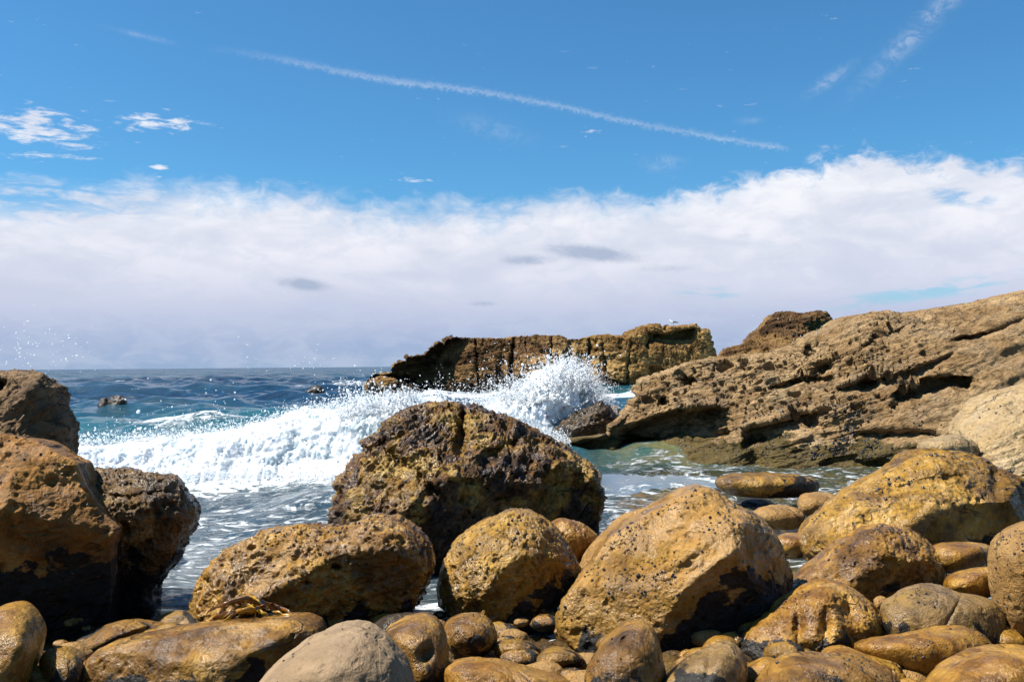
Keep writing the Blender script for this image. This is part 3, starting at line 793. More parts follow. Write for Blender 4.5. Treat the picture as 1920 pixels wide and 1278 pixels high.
def build_splash():
    def sp_disp(V, N):
        wr = np.stack([fbm(V / 0.45 + 3, 3), fbm(V / 0.45 + 7, 3), fbm(V / 0.45 + 11, 3)], -1)
        q = V + wr * 0.25
        d = 0.30 * fbm(q / 0.8, 3, 0.55) + 0.10 * fbm(q / 0.20, 4, 0.6, kind='ridge') + 0.03 * fbm(q / 0.06, 2) + 0.03
        return V + N * d[:, None] + wr * np.array([0.18, 0.15, 0.30])
    out = [(895, 785), (925, 766), (945, 772), (958, 752), (978, 762), (990, 735), (1006, 742), (1018, 722), (1034, 728), (1040, 704), (1052, 698), (1062, 712), (1076, 706), (1090, 728),
           (1100, 748), (1108, 766), (1094, 780), (1075, 792), (1066, 815), (1058, 835), (1070, 850), (990, 870), (930, 850), (890, 800)]
    V, Fs, nf = rock_mesh(out, 20.2, 0.75, 0.9, 300, disp=sp_disp, smooth_it=0)
    o = mesh_obj('wave_splash', V, Fs, M_splash)
    tag(o, 'tall white splash of a wave bursting behind the central rock', 'wave splash', kind='stuff')
    rg = np.random.default_rng(21)
    # ragged fingers thrown from the plume edge
    edge = np.array(out[:18], float)
    def src(r):
        i = r.integers(0, 16); t = r.random(); e = edge[i] * (1 - t) + edge[i + 1] * t
        return at(e[0] + r.normal(0, 7), e[1] + 8 + r.normal(0, 7), 20.2 + r.normal(0, 0.35))
    cen = at(1010, 850, 20.2)
    def direc(r, s0):
        d = s0 - cen; d /= np.linalg.norm(d); d = d + r.normal(0, 0.35, 3); return d / np.linalg.norm(d)
    P1, S1 = tendrils(rg, src, direc, 1000, 0.85, 60, 0.012, 0.010, 0.7)
    # droplets in clouds
    def cloud(n, cx, cy, sx, sy, Y, sY, ang=0.0):
        a = rg.normal(0, sx, n); b = rg.normal(0, sy, n)
        return at(cx + a * math.cos(ang) - b * math.sin(ang), cy + a * math.sin(ang) + b * math.cos(ang), Y + rg.normal(0, sY, n))
    P2 = np.concatenate([cloud(2600, 1000, 732, 50, 22, 20.3, .5, -0.5), cloud(1500, 930, 750, 42, 20, 20.2, .5), cloud(1500, 1062, 708, 28, 18, 20.3, .4), cloud(1300, 1105, 785, 22, 30, 20.0, .5),
                         cloud(500, 870, 760, 60, 18, 20.2, .5), cloud(260, 1000, 690, 60, 22, 20.2, .6)])
    S2 = np.exp(rg.normal(math.log(0.0070), 0.45, len(P2))).clip(0.003, 0.028)
    # splash at right end of the breaking wave, left of the rock
    def src2(r):
        x = r.uniform(640, 790); yy = np.interp(x, [640, 700, 760, 800], [785, 768, 762, 765])
        return at(x, yy + r.normal(0, 6), 15.6 + r.normal(0, .3))
    def dir2(r, s0):
        d = np.array([r.normal(-0.15, 0.45), r.normal(0, 0.2), 1.0]); return d / np.linalg.norm(d)
    P3, S3 = tendrils(rg, src2, dir2, 200, 0.42, 36, 0.011, 0.007, 0.7)
    P4 = np.concatenate([cloud(700, 700, 748, 45, 22, 15.6, .4), cloud(90, 420, 785, 150, 20, 15.4, .5)])
    S4 = np.exp(rg.normal(math.log(0.008), 0.45, len(P4))).clip(0.003, 0.025)
    P = np.concatenate([P1, P2, P3, P4]); S = np.concatenate([S1, S2, S3, S4])
    ok = P[:, 2] > 0.02
    blobs('splash_spray', P[ok], S[ok], M_drop, 8, stretch=0.55, label='white droplets and threads of water flung up around the splash')
    # stray drops high in the air on the left
    P5 = np.concatenate([cloud(85, 45, 645, 45, 32, 10, .5), cloud(26, 130, 655, 60, 25, 10, .5), cloud(30, 585, 672, 22, 12, 13, .5), cloud(12, 470, 655, 12, 25, 13, .5),
                         cloud(40, 480, 760, 150, 40, 12, .6), cloud(22, 1500, 612, 28, 16, 16, .5)])
    S5 = np.exp(rg.normal(math.log(0.0055), 0.4, len(P5))).clip(0.0025, 0.013)
    blobs('airborne_droplets', P5, S5, M_drop, 9, stretch=0.15, label='loose white droplets hanging in the air above the sea')
build_splash()

# ------------------------------------------------------------------ far rocks
left_piece = [(680, 722), (687, 716), (702, 704), (722, 701), (734, 700), (737, 685), (748, 679), (758, 679), (763, 688), (766, 672), (777, 667), (786, 671), (796, 664), (809, 651), (821, 641), (832, 643), (838, 634), (848, 636), (854, 632), (871, 633), (890, 634),
              (952, 633), (1009, 630), (1046, 629), (1068, 635), (1077, 647), (1090, 669), (1099, 694), (1106, 726), (1100, 752), (900, 752), (790, 748), (700, 745), (684, 738)]
rock('sea_cliff', 'long flat-topped brown rock cliff in the sea, stepping down to jagged rocks on its left', 'sea cliff', left_piece, 60, 3.6, 6, M_far, 440, center=(900, 692), smooth_it=0, box=0.5, k=0.15,
     planes=[(850, 680, -2.6, (-0.42, -0.82, 0.38)), (900, 690, -3.0, (-0.05, -0.97, 0.22)), (985, 690, -2.5, (-0.60, -0.75, 0.25)), (1020, 690, -2.9, (0.05, -0.97, 0.20)), (770, 700, -2.0, (-0.35, -0.80, 0.48)), (900, 645, -0.9, (0, -0.55, 0.83))],
     dents=[(822, 660, 5, 26, 0.4, 0.2), (960, 680, 4, 60, 0.8, 0.12), (1000, 720, 30, 12, 0.5), (1070, 690, 8, 60, 1.2), (895, 670, 3, 60, 0.6, -0.08), (1034, 660, 3, 50, 0.5, 0.05), (800, 700, 8, 30, 0.3), (760, 700, 5, 22, 0.3), (940, 690, 8, 60, 0.5, 0.1), (730, 712, 10, 12, 0.6)],
     disp=d_strata(0.16, 0.55, 0.16, 2.6, pit=0.15, psize=0.7, fine=0.13, fsize=0.45, vert=0.20, vsize=1.9, blocky=0.0))
right_piece = [(1040, 655), (1060, 636), (1109, 632), (1140, 631), (1165, 630), (1184, 619), (1205, 613), (1226, 607), (1253, 612), (1280, 609), (1306, 606), (1317, 616), (1331, 621), (1338, 647), (1344, 674), (1352, 742), (1200, 745), (1100, 745), (1050, 730)]
rock('sea_cliff', 'ochre sea cliff with vertical cracks and a gull standing on its top', 'sea cliff', right_piece, 74, 3.0, 6, M_far2, 340, center=(1200, 680), smooth_it=0, box=0.5, k=0.4,
     planes=[(1225, 650, -2.4, (0.08, -0.95, 0.28)), (1150, 670, -2.2, (-0.45, -0.85, 0.28)), (1330, 660, -1.6, (0.85, -0.5, 0.05))],
     dents=[(1104, 680, 3, 60, 0.7, 0.05), (1135, 680, 3, 50, 0.6, -0.1), (1178, 690, 4, 40, 0.6, 0.12), (1214, 640, 4, 30, 0.6)],
     ledges=[([(1214, 618), (1250, 622), (1305, 612)], 1.5, 30, 4), ([(1212, 682), (1260, 690), (1320, 676)], 1.3, 30, 4)],
     disp=d_strata(0.15, 0.6, -0.08, 3.0, pit=0.12, psize=0.8, fine=0.12, fsize=0.5, vert=0.22, vsize=2.2, blocky=1.5))
stack = [(1345, 675), (1351, 668), (1362, 655), (1380, 650), (1394, 646), (1406, 634), (1418, 625), (1432, 607), (1448, 590), (1454, 585), (1477, 584), (1492, 588), (1508, 589), (1522, 587), (1535, 585), (1548, 587), (1558, 600), (1570, 611), (1590, 660), (1600, 720), (1450, 735), (1350, 725)]
rock('rock_stack', 'pale banded rock stack rising behind the long tan cliff', 'rock', stack, 42, 2.2, 3, M_far, 240, center=(1470, 660), smooth_it=0, box=0.7, k=0.3,
     planes=[(1525, 610, -1.4, (0.35, -0.88, 0.25)), (1470, 620, -1.7, (-0.42, -0.80, 0.42)), (1400, 660, -0.9, (-0.5, -0.6, 0.6))],
     disp=d_strata(0.09, 0.4, -0.12, 1.6, pit=0.12, psize=0.4, fine=0.07, fsize=0.3, seed=3.0, blocky=0.7))
for (pts, Y0, lab) in [([(201, 755), (210, 745), (224, 742), (234, 747), (239, 760), (238, 775), (203, 775), (199, 762)], 38, 'small dark rock breaking the sea surface behind the left foam, larger of two'),
                       ([(185, 760), (191, 748), (198, 747), (201, 758), (200, 773), (186, 773)], 38, 'tiny dark rock tip beside a larger one in the sea on the left'),
                       ([(572, 734), (580, 729), (590, 722), (602, 724), (609, 732), (609, 746), (573, 746)], 54, 'low dark rock alone in the open sea left of the sea cliff')]:
    rock('sea_rock', lab, 'rock', pts, Y0, 0.4, 0.5, M_darkrock, 50, disp=d_lumpy(0.08, 0.6, 0.05, 0.25, 0.03, 0.2), smooth_it=0)

# jagged low rocks at the foot of the far cliff
rock('sea_rock', 'low jagged brown rocks at the water at the left foot of the sea cliff', 'rock',
     [(686, 722), (700, 712), (730, 708), (760, 722), (785, 728), (792, 738), (790, 748), (700, 748), (686, 738)], 55, 1.0, 1.5, M_far, 120, disp=d_lumpy(0.3, 1.2, 0.2, 0.6, 0.1, 0.5))

# rock behind the splash
rock('tidal_rock', 'dark wet rock below the splash beside the tip of the tan cliff', 'rock',
     [(1040, 805), (1060, 790), (1085, 775), (1109, 762), (1127, 755), (1140, 763), (1152, 779), (1160, 795), (1152, 840), (1100, 850), (1045, 845)], 19.4, 0.7, 0.8, M_darkrock, 150, smooth_it=0,
     planes=[(1130, 800, -0.6, (0.6, -0.75, 0.1))], disp=d_strata(0.07, 0.16, 0.3, 0.6, fine=0.05, fsize=0.2))
rock('tidal_rock', 'small square tan block behind the dark rock beside the splash', 'rock',
     [(1140, 762), (1150, 760), (1158, 762), (1160, 770), (1168, 774), (1168, 800), (1142, 800)], 21.5, 0.3, 0.4, M_cliff, 60, smooth_it=0, disp=d_lumpy(0.04, 0.4, 0.03, 0.15, 0.02, 0.1))

# ------------------------------------------------------------------ long tan cliff on the right
cliff = [(1056, 834), (1087, 826), (1141, 821), (1147, 804), (1167, 789), (1188, 764), (1190, 757), (1203, 746), (1197, 728), (1208, 715), (1239, 706), (1271, 694), (1311, 679), (1351, 670), (1409, 665), (1460, 664), (1508, 647),
         (1553, 623), (1584, 607), (1611, 589), (1642, 583), (1696, 587), (1754, 580), (1844, 569), (1889, 560), (1920, 551), (2100, 520), (2350, 520), (2450, 700), (2350, 920), (2000, 985), (1700, 955), (1540, 925), (1480, 905),
         (1340, 893), (1250, 888), (1180, 884), (1120, 878), (1065, 856)]
def tafoni_mask(V):
    # honeycombed upper-left shoulder of the cliff
    px = V[:, 0] / V[:, 1] * F_PX + 960; pz = 684 - (V[:, 2] - 1.7) / V[:, 1] * F_PX
    return sstep(px, 1150, 1260) * (1 - sstep(px, 1640, 1800)) * (1 - sstep(pz, 760, 810)) * 1.0 + 0.05
rock('tan_cliff', 'long tan sandstone cliff sloping down to the water, honeycombed with holes and hollows', 'cliff', cliff, 17.0, 2.3, 4.0, M_cliff, 640, host='cliff', center=(1600, 790), smooth_it=0, box=0.8, tilt=0.9, k=0.25,
     planes=[(1400, 740, -1.2, (-0.42, -0.62, 0.62)), (1750, 700, -1.9, (-0.38, -0.60, 0.68)), (1500, 850, -2.0, (-0.12, -0.98, 0.12)), (1850, 800, -2.4, (-0.40, -0.66, 0.60))],
     ledges=[([(1150, 806), (1194, 789), (1239, 772), (1293, 759), (1338, 756), (1372, 764)], 0.80, 105, 14),
             ([(1165, 822), (1190, 815), (1222, 818), (1232, 830)], 0.45, 66, 6),
             ([(1392, 796), (1440, 786), (1508, 765), (1540, 770)], 0.48, 58, 10),
             ([(1560, 722), (1642, 706), (1709, 690), (1795, 654)], 0.26, 28, 8),
             ([(1672, 735), (1700, 722), (1730, 706), (1777, 699), (1828, 709)], 0.50, 42, 6),
             ([(1600, 800), (1687, 800), (1777, 806)], 0.20, 36, 12),
             ([(1535, 858), (1600, 848), (1690, 862)], 0.15, 40, 14),
             ([(1610, 648), (1660, 625), (1704, 606)], 0.30, 22, 4),
             ([(1780, 634), (1850, 620), (1930, 590)], 0.25, 20, 4),
             ([(1440, 720), (1500, 706), (1570, 700)], 0.25, 26, 6)],
     dents=[(1517, 663, 9, 10, 0.7, 0, 2), (1546, 690, 20, 11, 0.4, -0.4, 1), (1243, 752, 7, 7, 0.6, 0, 2), (1293, 715, 12, 8, 0.4, 0, 2), (1470, 800, 50, 20, -0.25), (1580, 760, 60, 30, -0.2), (1420, 850, 20, 40, 0.25), (1330, 870, 40, 14, -0.2),
            (1640, 634, 8, 7, 0.35, 0, 2), (1625, 718, 20, 12, 0.4, -0.3, 2)],
     disp=d_strata(0.105, 0.20, 0.32, 1.4, pit=0.22, psize=0.30, pmask=tafoni_mask, fine=0.034, fsize=0.22, seed=1.0))

# pale boulder apron at the right behind the olive boulder
rock('pale_boulder', 'large smooth pale yellow boulder at the foot of the cliff on the far right', 'boulder',
     [(1800, 880), (1795, 818), (1803, 800), (1821, 782), (1845, 755), (1870, 737), (1920, 728), (2050, 700), (2200, 760), (2250, 900), (2150, 990), (1950, 990), (1850, 940)], 10.6, 0.9, 1.5, M_pale, 260, host='pale',
     tilt=0.8, planes=[(1880, 800, -0.9, (-0.35, -0.62, 0.70))], disp=d_strata(0.05, 0.12, 0.5, 0.8, fine=0.02, fsize=0.2, seed=2.0))
rock('pale_boulder', 'small pale rounded rock with a blue-grey underside wedged behind the big olive boulder', 'boulder',
     [(1722, 843), (1727, 828), (1759, 820), (1795, 815), (1830, 825), (1850, 860), (1790, 875), (1730, 862)], 10.0, 0.3, 0.4, M_pale, 90, disp=d_cobble(0.03, 0.4, seed=4.0))

# ------------------------------------------------------------------ left rocks
rock('grey_rock', 'grey brown craggy rock standing against the sea at the far left edge', 'rock',
     [(-260, 690), (-60, 699), (0, 702), (40, 702), (78, 704), (82, 716), (98, 728), (105, 755), (107, 765), (120, 785), (126, 805), (120, 830), (117, 860), (100, 960), (-100, 1000), (-300, 900)], 8.6, 0.7, 1.0, M_leftgrey, 260, center=(-20, 830), smooth_it=0, box=0.6,
     planes=[(70, 760, -0.55, (0.85, -0.5, 0.1)), (30, 770, -0.62, (-0.35, -0.80, 0.40))],
     dents=[(2, 722, 12, 12, 0.25, 0, 2)], disp=d_strata(0.06, 0.16, 0.9, 0.6, fine=0.03, fsize=0.15, seed=6.0, vert=0.04, vsize=0.4))
rock('brown_rock', 'dark pitted brown rock with a flat top overhanging the water channel', 'rock',
     [(60, 905), (110, 885), (147, 880), (190, 882), (230, 885), (270, 893), (325, 897), (335, 912), (345, 930), (360, 944), (365, 955), (355, 985), (337, 1020), (325, 1050), (300, 1078), (281, 1100), (278, 1120), (281, 1150), (272, 1180), (200, 1220), (60, 1220), (0, 1100)],
     6.9, 0.6, 0.8, M_brown, 320, host='brown', center=(180, 1030), smooth_it=1, box=0.7, k=0.05,
     planes=[(250, 915, -0.35, (-0.05, -0.35, 0.93)), (220, 1030, -0.48, (0.30, -0.90, -0.32))], ledges=[([(150, 915), (230, 925), (320, 915)], 0.05, 20, 5)],
     disp=d_lumpy(0.05, 0.35, 0.028, 0.10, 0.03, 0.085, seed=2.0))
rock('orange_boulder', 'orange boulder with a sunlit rounded top and a dark shaded face at the left edge', 'boulder',
     [(-300, 850), (-100, 820), (0, 819), (30, 820), (75, 828), (100, 843), (118, 858), (140, 870), (148, 885), (160, 915), (178, 942), (200, 968), (228, 990), (220, 1010), (215, 1080), (200, 1180), (150, 1230), (0, 1240), (-250, 1200)],
     6.3, 0.85, 0.9, M_orange, 300, host='orange', center=(20, 1020), smooth_it=0, box=0.6, k=0.03,
     planes=[(100, 990, -0.58, (0.28, -0.88, -0.38)), (20, 900, -0.60, (-0.45, -0.72, 0.53)), (130, 910, -0.42, (0.50, -0.62, 0.60)), (60, 850, -0.35, (0.05, -0.40, 0.91))],
     disp=d_lumpy(0.05, 0.45, 0.014, 0.14, 0.02, 0.11, seed=5.0, frac=0.3))

# ------------------------------------------------------------------ the central rock
rock('central_rock', 'huge rough pitted brown rock in the middle with a deep cleft in its top', 'rock',
     [(620, 960), (628, 940), (637, 926), (627, 908), (655, 874), (668, 858), (691, 849), (681, 827), (709, 811), (723, 793), (759, 768), (795, 758), (818, 756), (861, 761), (870, 767), (880, 760), (895, 763), (922, 775), (967, 790), (1008, 813), (1057, 840), (1080, 858),
      (1107, 870), (1123, 894), (1133, 935), (1127, 958), (1118, 985), (1080, 1090), (880, 1130), (700, 1090), (622, 995)],
     9.4, 1.15, 1.2, M_center, 460, host='central', center=(880, 940), smooth_it=0, box=0.7, tilt=0.35, k=0.025,
     planes=[(760, 880, -0.80, (-0.50, -0.66, 0.56)), (980, 850, -0.55, (0.10, -0.50, 0.86)), (930, 960, -0.78, (0.42, -0.86, -0.28)), (820, 800, -0.45, (-0.15, -0.62, 0.77)), (1080, 960, -0.45, (0.35, -0.90, -0.2))],
     dents=[(868, 785, 7, 46, 0.34, 0.05), (860, 832, 9, 16, 0.2), (740, 860, 12, 44, 0.26, -0.6), (800, 905, 10, 44, 0.18, -0.7), (940, 840, 8, 40, 0.12, 1.2), (1040, 905, 34, 12, 0.16, 0.2), (990, 905, 30, 14, -0.16), (1085, 880, 14, 40, 0.18, 0.2), (720, 830, 20, 9, 0.12, -0.3), (1000, 870, 30, 8, 0.08, 0.3), (690, 940, 30, 26, -0.12)],
     disp=d_ribbed)

# ------------------------------------------------------------------ big right boulders
rock('olive_boulder', 'large olive boulder dotted with snails at the right, its right face in shade', 'boulder',
     [(1494, 1021), (1497, 999), (1526, 967), (1583, 928), (1619, 910), (1662, 888), (1691, 874), (1712, 856), (1745, 845), (1798, 847), (1845, 861), (1870, 877), (1920, 902), (2010, 950), (2010, 1040), (1880, 1080), (1760, 1075), (1650, 1075), (1540, 1065), (1505, 1045)],
     8.0, 0.75, 0.9, M_olive, 300, host='olive', center=(1730, 970), tilt=0.6, k=0.02,
     planes=[(1640, 930, -0.42, (-0.35, -0.55, 0.76)), (1790, 1010, -0.55, (0.32, -0.90, -0.28)), (1890, 920, -0.40, (0.75, -0.6, 0.25))],
     dents=[(1868, 900, 9, 30, 0.14), (1700, 910, 40, 5, 0.05, -0.3), (1770, 895, 40, 4, 0.05, -0.1)],
     disp=d_lumpy(0.06, 0.5, 0.020, 0.13, 0.018, 0.10, seed=3.0, frac=0.4))
rock('speckled_boulder', 'sandy speckled boulder just behind and left of the biggest foreground boulder', 'boulder',
     [(1080, 1070), (1088, 1055), (1109, 1022), (1143, 987), (1177, 962), (1218, 955), (1270, 960), (1300, 1020), (1200, 1120), (1100, 1110)], 7.2, 0.4, 0.4, M_sandy, 140, tilt=0.6, host='speckled',
     planes=[(1150, 1015, -0.28, (-0.45, -0.62, 0.64))], disp=d_cobble(0.03, 0.4, 0.012, 0.05, seed=7.0, fine=0.012))
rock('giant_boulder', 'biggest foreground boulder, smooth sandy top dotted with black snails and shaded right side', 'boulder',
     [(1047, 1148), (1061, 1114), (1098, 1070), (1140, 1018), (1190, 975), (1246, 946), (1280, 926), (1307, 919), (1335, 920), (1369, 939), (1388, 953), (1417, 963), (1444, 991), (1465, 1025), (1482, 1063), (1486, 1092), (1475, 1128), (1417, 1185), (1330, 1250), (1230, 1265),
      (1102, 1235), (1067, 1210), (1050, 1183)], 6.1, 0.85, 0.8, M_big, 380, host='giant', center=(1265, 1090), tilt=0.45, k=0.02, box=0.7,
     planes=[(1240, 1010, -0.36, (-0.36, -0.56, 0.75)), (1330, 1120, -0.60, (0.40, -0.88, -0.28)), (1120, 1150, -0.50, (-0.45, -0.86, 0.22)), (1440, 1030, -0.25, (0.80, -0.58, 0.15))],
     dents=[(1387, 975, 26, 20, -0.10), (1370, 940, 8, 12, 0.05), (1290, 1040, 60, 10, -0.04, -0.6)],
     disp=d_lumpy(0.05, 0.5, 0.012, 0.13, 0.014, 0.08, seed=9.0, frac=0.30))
rock('mid_boulder', 'upright rounded olive boulder in front of the central rock, lit on its left', 'boulder',
     [(820, 1100), (827, 1062), (840, 1035), (867, 1003), (904, 976), (944, 960), (969, 955), (999, 960), (1021, 971), (1048, 998), (1071, 1035), (1089, 1075), (1082, 1100), (1065, 1160), (1040, 1225), (935, 1230), (870, 1190), (828, 1145)],
     6.55, 0.60, 0.55, M_olive, 300, host='mid', center=(950, 1090), tilt=0.25, k=0.02, box=0.8,
     planes=[(910, 1050, -0.52, (-0.40, -0.84, 0.34)), (1000, 1120, -0.40, (0.48, -0.84, -0.22)), (985, 985, -0.25, (0.10, -0.45, 0.88))],
     dents=[(845, 1068, 18, 8, 0.05), (1010, 1030, 20, 6, 0.03), (895, 1139, 12, 10, 0.07)],
     disp=d_lumpy(0.04, 0.35, 0.016, 0.10, 0.018, 0.07, seed=12.0, frac=0.35))
rock('left_mid_boulder', 'wide lumpy golden brown boulder with kelp lying against its foot', 'boulder',
     [(353, 1171), (370, 1115), (372, 1087), (398, 1054), (430, 1026), (472, 1007), (515, 996), (561, 989), (608, 993), (640, 991), (664, 987), (691, 969), (709, 967), (741, 974), (777, 994), (800, 1016), (811, 1053), (809, 1075), (770, 1150), (710, 1200), (600, 1215), (470, 1215), (380, 1205)],
     6.3, 0.65, 0.6, M_ochre, 380, host='leftmid', center=(585, 1095), smooth_it=1, tilt=0.4, k=0.02, box=0.8,
     planes=[(520, 1040, -0.35, (-0.30, -0.66, 0.70)), (560, 1140, -0.46, (0.28, -0.90, -0.32)), (420, 1100, -0.40, (-0.65, -0.70, 0.28)), (770, 1040, -0.35, (0.62, -0.76, 0.20))],
     dents=[(385, 1088, 10, 8, 0.08), (628, 1062, 10, 6, 0.10, 0, 2), (655, 1000, 12, 30, 0.07, 0.3), (735, 1020, 30, 30, -0.08), (480, 1080, 40, 20, 0.04), (575, 1090, 7, 7, 0.07, 0, 2)],
     disp=d_lumpy(0.055, 0.30, 0.022, 0.11, 0.028, 0.085, seed=14.0, frac=0.5))
rock('orange_boulder', 'small orange boulder wedged between the upright olive boulder and the speckled one', 'boulder',
     [(1028, 985), (1045, 973), (1068, 972), (1100, 985), (1125, 1008), (1118, 1050), (1080, 1080), (1040, 1060)], 7.5, 0.25, 0.3, M_amber, 110, disp=d_lumpy(0.02, 0.25, 0.008, 0.09, 0.008, 0.06, seed=1.0))

# ------------------------------------------------------------------ right-hand boulders and cobbles
rock('ochre_boulder', 'long domed ochre boulder with a pitted crest and a black shaded hollow below', 'boulder',
     [(1474, 1125), (1494, 1085), (1530, 1053), (1583, 1014), (1619, 994), (1655, 988), (1691, 990), (1720, 1001), (1745, 1021), (1766, 1046), (1776, 1080), (1763, 1115), (1700, 1155), (1600, 1165), (1500, 1150)],
     6.5, 0.48, 0.5, M_ochre, 240, host='dome', center=(1640, 1080), tilt=0.4,
     planes=[(1560, 1060, -0.28, (-0.42, -0.62, 0.66)), (1680, 1090, -0.28, (0.34, -0.86, -0.36))],
     dents=[(1690, 1030, 18, 12, 0.06), (1660, 1052, 22, 9, 0.05), (1720, 1035, 14, 10, 0.05)], disp=d_lumpy(0.03, 0.3, 0.014, 0.09, 0.014, 0.06, seed=15.0, frac=0.35))
rock('hollowed_boulder', 'amber boulder with deep eye-shaped hollows worn into its front', 'boulder',
     [(1376, 1215), (1400, 1180), (1440, 1153), (1476, 1125), (1512, 1105), (1548, 1093), (1576, 1094), (1608, 1110), (1641, 1139), (1656, 1166), (1655, 1190), (1634, 1215), (1594, 1240), (1520, 1275), (1430, 1275), (1395, 1250)],
     5.6, 0.42, 0.4, M_amber, 260, host='hollow', center=(1530, 1185), tilt=0.35,
     planes=[(1460, 1155, -0.22, (-0.42, -0.66, 0.62))],
     dents=[(1590, 1145, 16, 30, 0.12, -0.5), (1548, 1175, 10, 34, 0.07, 0.1), (1515, 1222, 26, 16, 0.07, 0.2), (1595, 1190, 22, 9, 0.06, 0.7), (1497, 1175, 8, 30, 0.05), (1560, 1130, 20, 8, -0.03)],
     disp=d_lumpy(0.025, 0.3, 0.010, 0.09, 0.010, 0.06, seed=17.0, frac=0.3))
rock('tall_cobble', 'tall smooth brown boulder cut by the right edge of the picture', 'boulder',
     [(1859, 1052), (1865, 1020), (1880, 1000), (1900, 988), (1930, 976), (2000, 985), (2060, 1060), (2060, 1180), (1990, 1250), (1915, 1240), (1882, 1190), (1866, 1120)], 5.7, 0.40, 0.4, M_sandy, 200, host='tall', disp=d_cobble(0.02, 0.4, 0.006, 0.05, seed=18.0))
